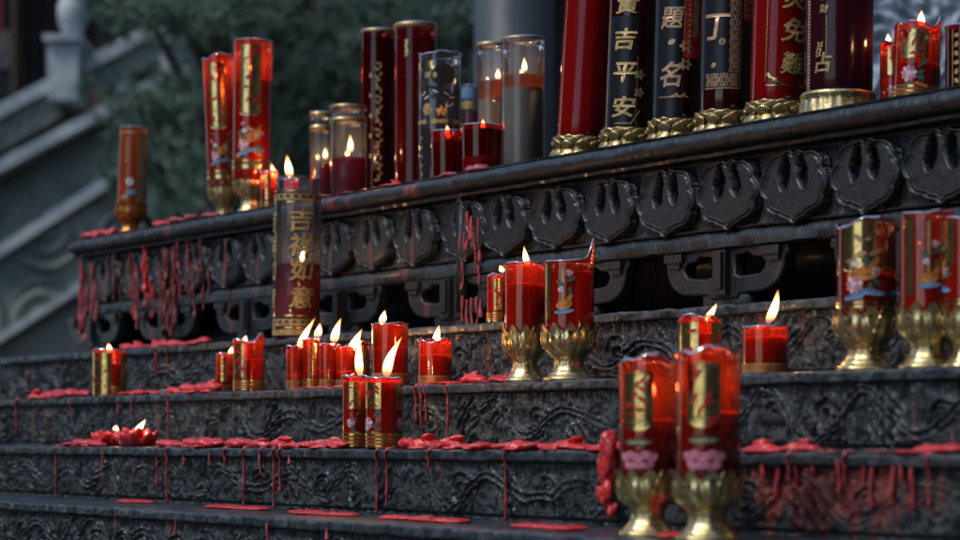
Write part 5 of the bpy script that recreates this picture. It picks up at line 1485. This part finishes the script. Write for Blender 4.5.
padsC = [(rr.uniform(345, 475), rr.uniform(-20, 170), rr.uniform(10.6, 11.6), rr.uniform(0.2, 0.3)) for i in range(18)] + [(395, 20, 10.4, 0.2), (440, 30, 10.4, 0.22)]
pine('dark pine behind the tallest red jars left of the grey column', at(420, 0, 11.0)[0], 11.2, padsC, 3, NEEDLE2, n_per=46)
padsD = [(rr.uniform(150, 480), rr.uniform(-30, 220), rr.uniform(12.6, 13.4), rr.uniform(0.3, 0.42)) for i in range(26)]
pine('farthest pine, a dense dark mass closing the view behind the others', at(320, 0, 13.2)[0], 13.3, padsD, 4, NEEDLE2, n_per=30, nl=0.1)
# unseen boxes added to block light: they shade the right, leave the left open
def light_block(name, label, x0, x1, y0, y1, h):
    root = empty(name, ((x0 + x1) / 2, (y0 + y1) / 2, GZ), label, 'light blocker')
    cx, cy = (x0 + x1) / 2, (y0 + y1) / 2
    mb = MB(); mb.box(x0 - cx, x1 - cx, y0 - cy, y1 - cy, 0, h); mb.build('wall', HALL, root, smooth=False)
    mb = MB(); mb.box(x0 - cx - 0.8, x1 - cx + 0.8, y0 - cy - 0.8, y1 - cy + 0.8, h + 0.003, h + 0.3); mb.build('block_top', HALL, root, smooth=False)
light_block('right_light_block', 'tall dark light blocker added out of view on the right', 4.2, 9.0, -9.0, 13.0, 8.0)
light_block('rear_light_block', 'dark light blocker added out of view behind the viewer', -3.4, 4.0, -12.0, -7.5, 6.5)
light_block('left_light_block', 'low dark light blocker added out of view on the left', -13.0, -8.5, -3.6, 9.0, 3.6)

# ------------------------------------------------------------------ light, camera
w = bpy.data.worlds.new('World'); S.world = w; w.use_nodes = True
nt = w.node_tree; nt.nodes.clear()
sky = nt.nodes.new('ShaderNodeTexSky'); sky.sky_type = 'NISHITA'; sky.sun_disc = False
EL, AZ = math.radians(54), math.radians(242)   # AZ: compass direction the light comes from, clockwise from +Y
sky.sun_elevation = EL; sky.sun_rotation = AZ
sky.air_density = 1.0; sky.dust_density = 1.0; sky.ozone_density = 1.5
bg = nt.nodes.new('ShaderNodeBackground'); bg.inputs[1].default_value = 0.14
wo = nt.nodes.new('ShaderNodeOutputWorld')
nt.links.new(sky.outputs[0], bg.inputs[0]); nt.links.new(bg.outputs[0], wo.inputs[0])
sun = bpy.data.lights.new('sun', 'SUN'); sun.energy = 1.25; sun.angle = math.radians(10); sun.color = (1.0, 0.985, 0.96)
so = bpy.data.objects.new('sun', sun); COL.objects.link(so)
d = Vector((math.sin(AZ) * math.cos(EL), math.cos(AZ) * math.cos(EL), math.sin(EL)))
so.rotation_euler = (-d).to_track_quat('-Z', 'Y').to_euler(); so.location = (-3, -3, 6)

cam = bpy.data.cameras.new('camera'); co = bpy.data.objects.new('camera', cam); COL.objects.link(co)
cam.sensor_width = 36; cam.lens = F * 36 / 960; cam.shift_y = (HZ - 270) / 960
co.location = (0, 0, 0); co.rotation_euler = (PI / 2, 0, 0)
cam.clip_start = 0.05; cam.clip_end = 1000
cam.dof.use_dof = True; cam.dof.focus_distance = 3.08; cam.dof.aperture_fstop = 4.9; cam.dof.aperture_blades = 7
S.camera = co
S.view_settings.view_transform = 'Standard'; S.view_settings.look = 'None'; S.view_settings.exposure = 0.3; S.view_settings.gamma = 1.0
S.view_settings.use_curve_mapping = False
S.render.engine = 'CYCLES'
S.cycles.use_denoising = True
S.cycles.max_bounces = 10; S.cycles.transparent_max_bounces = 24
S.cycles.sample_clamp_indirect = 6.0
S.cycles.caustics_reflective = False; S.cycles.caustics_refractive = False
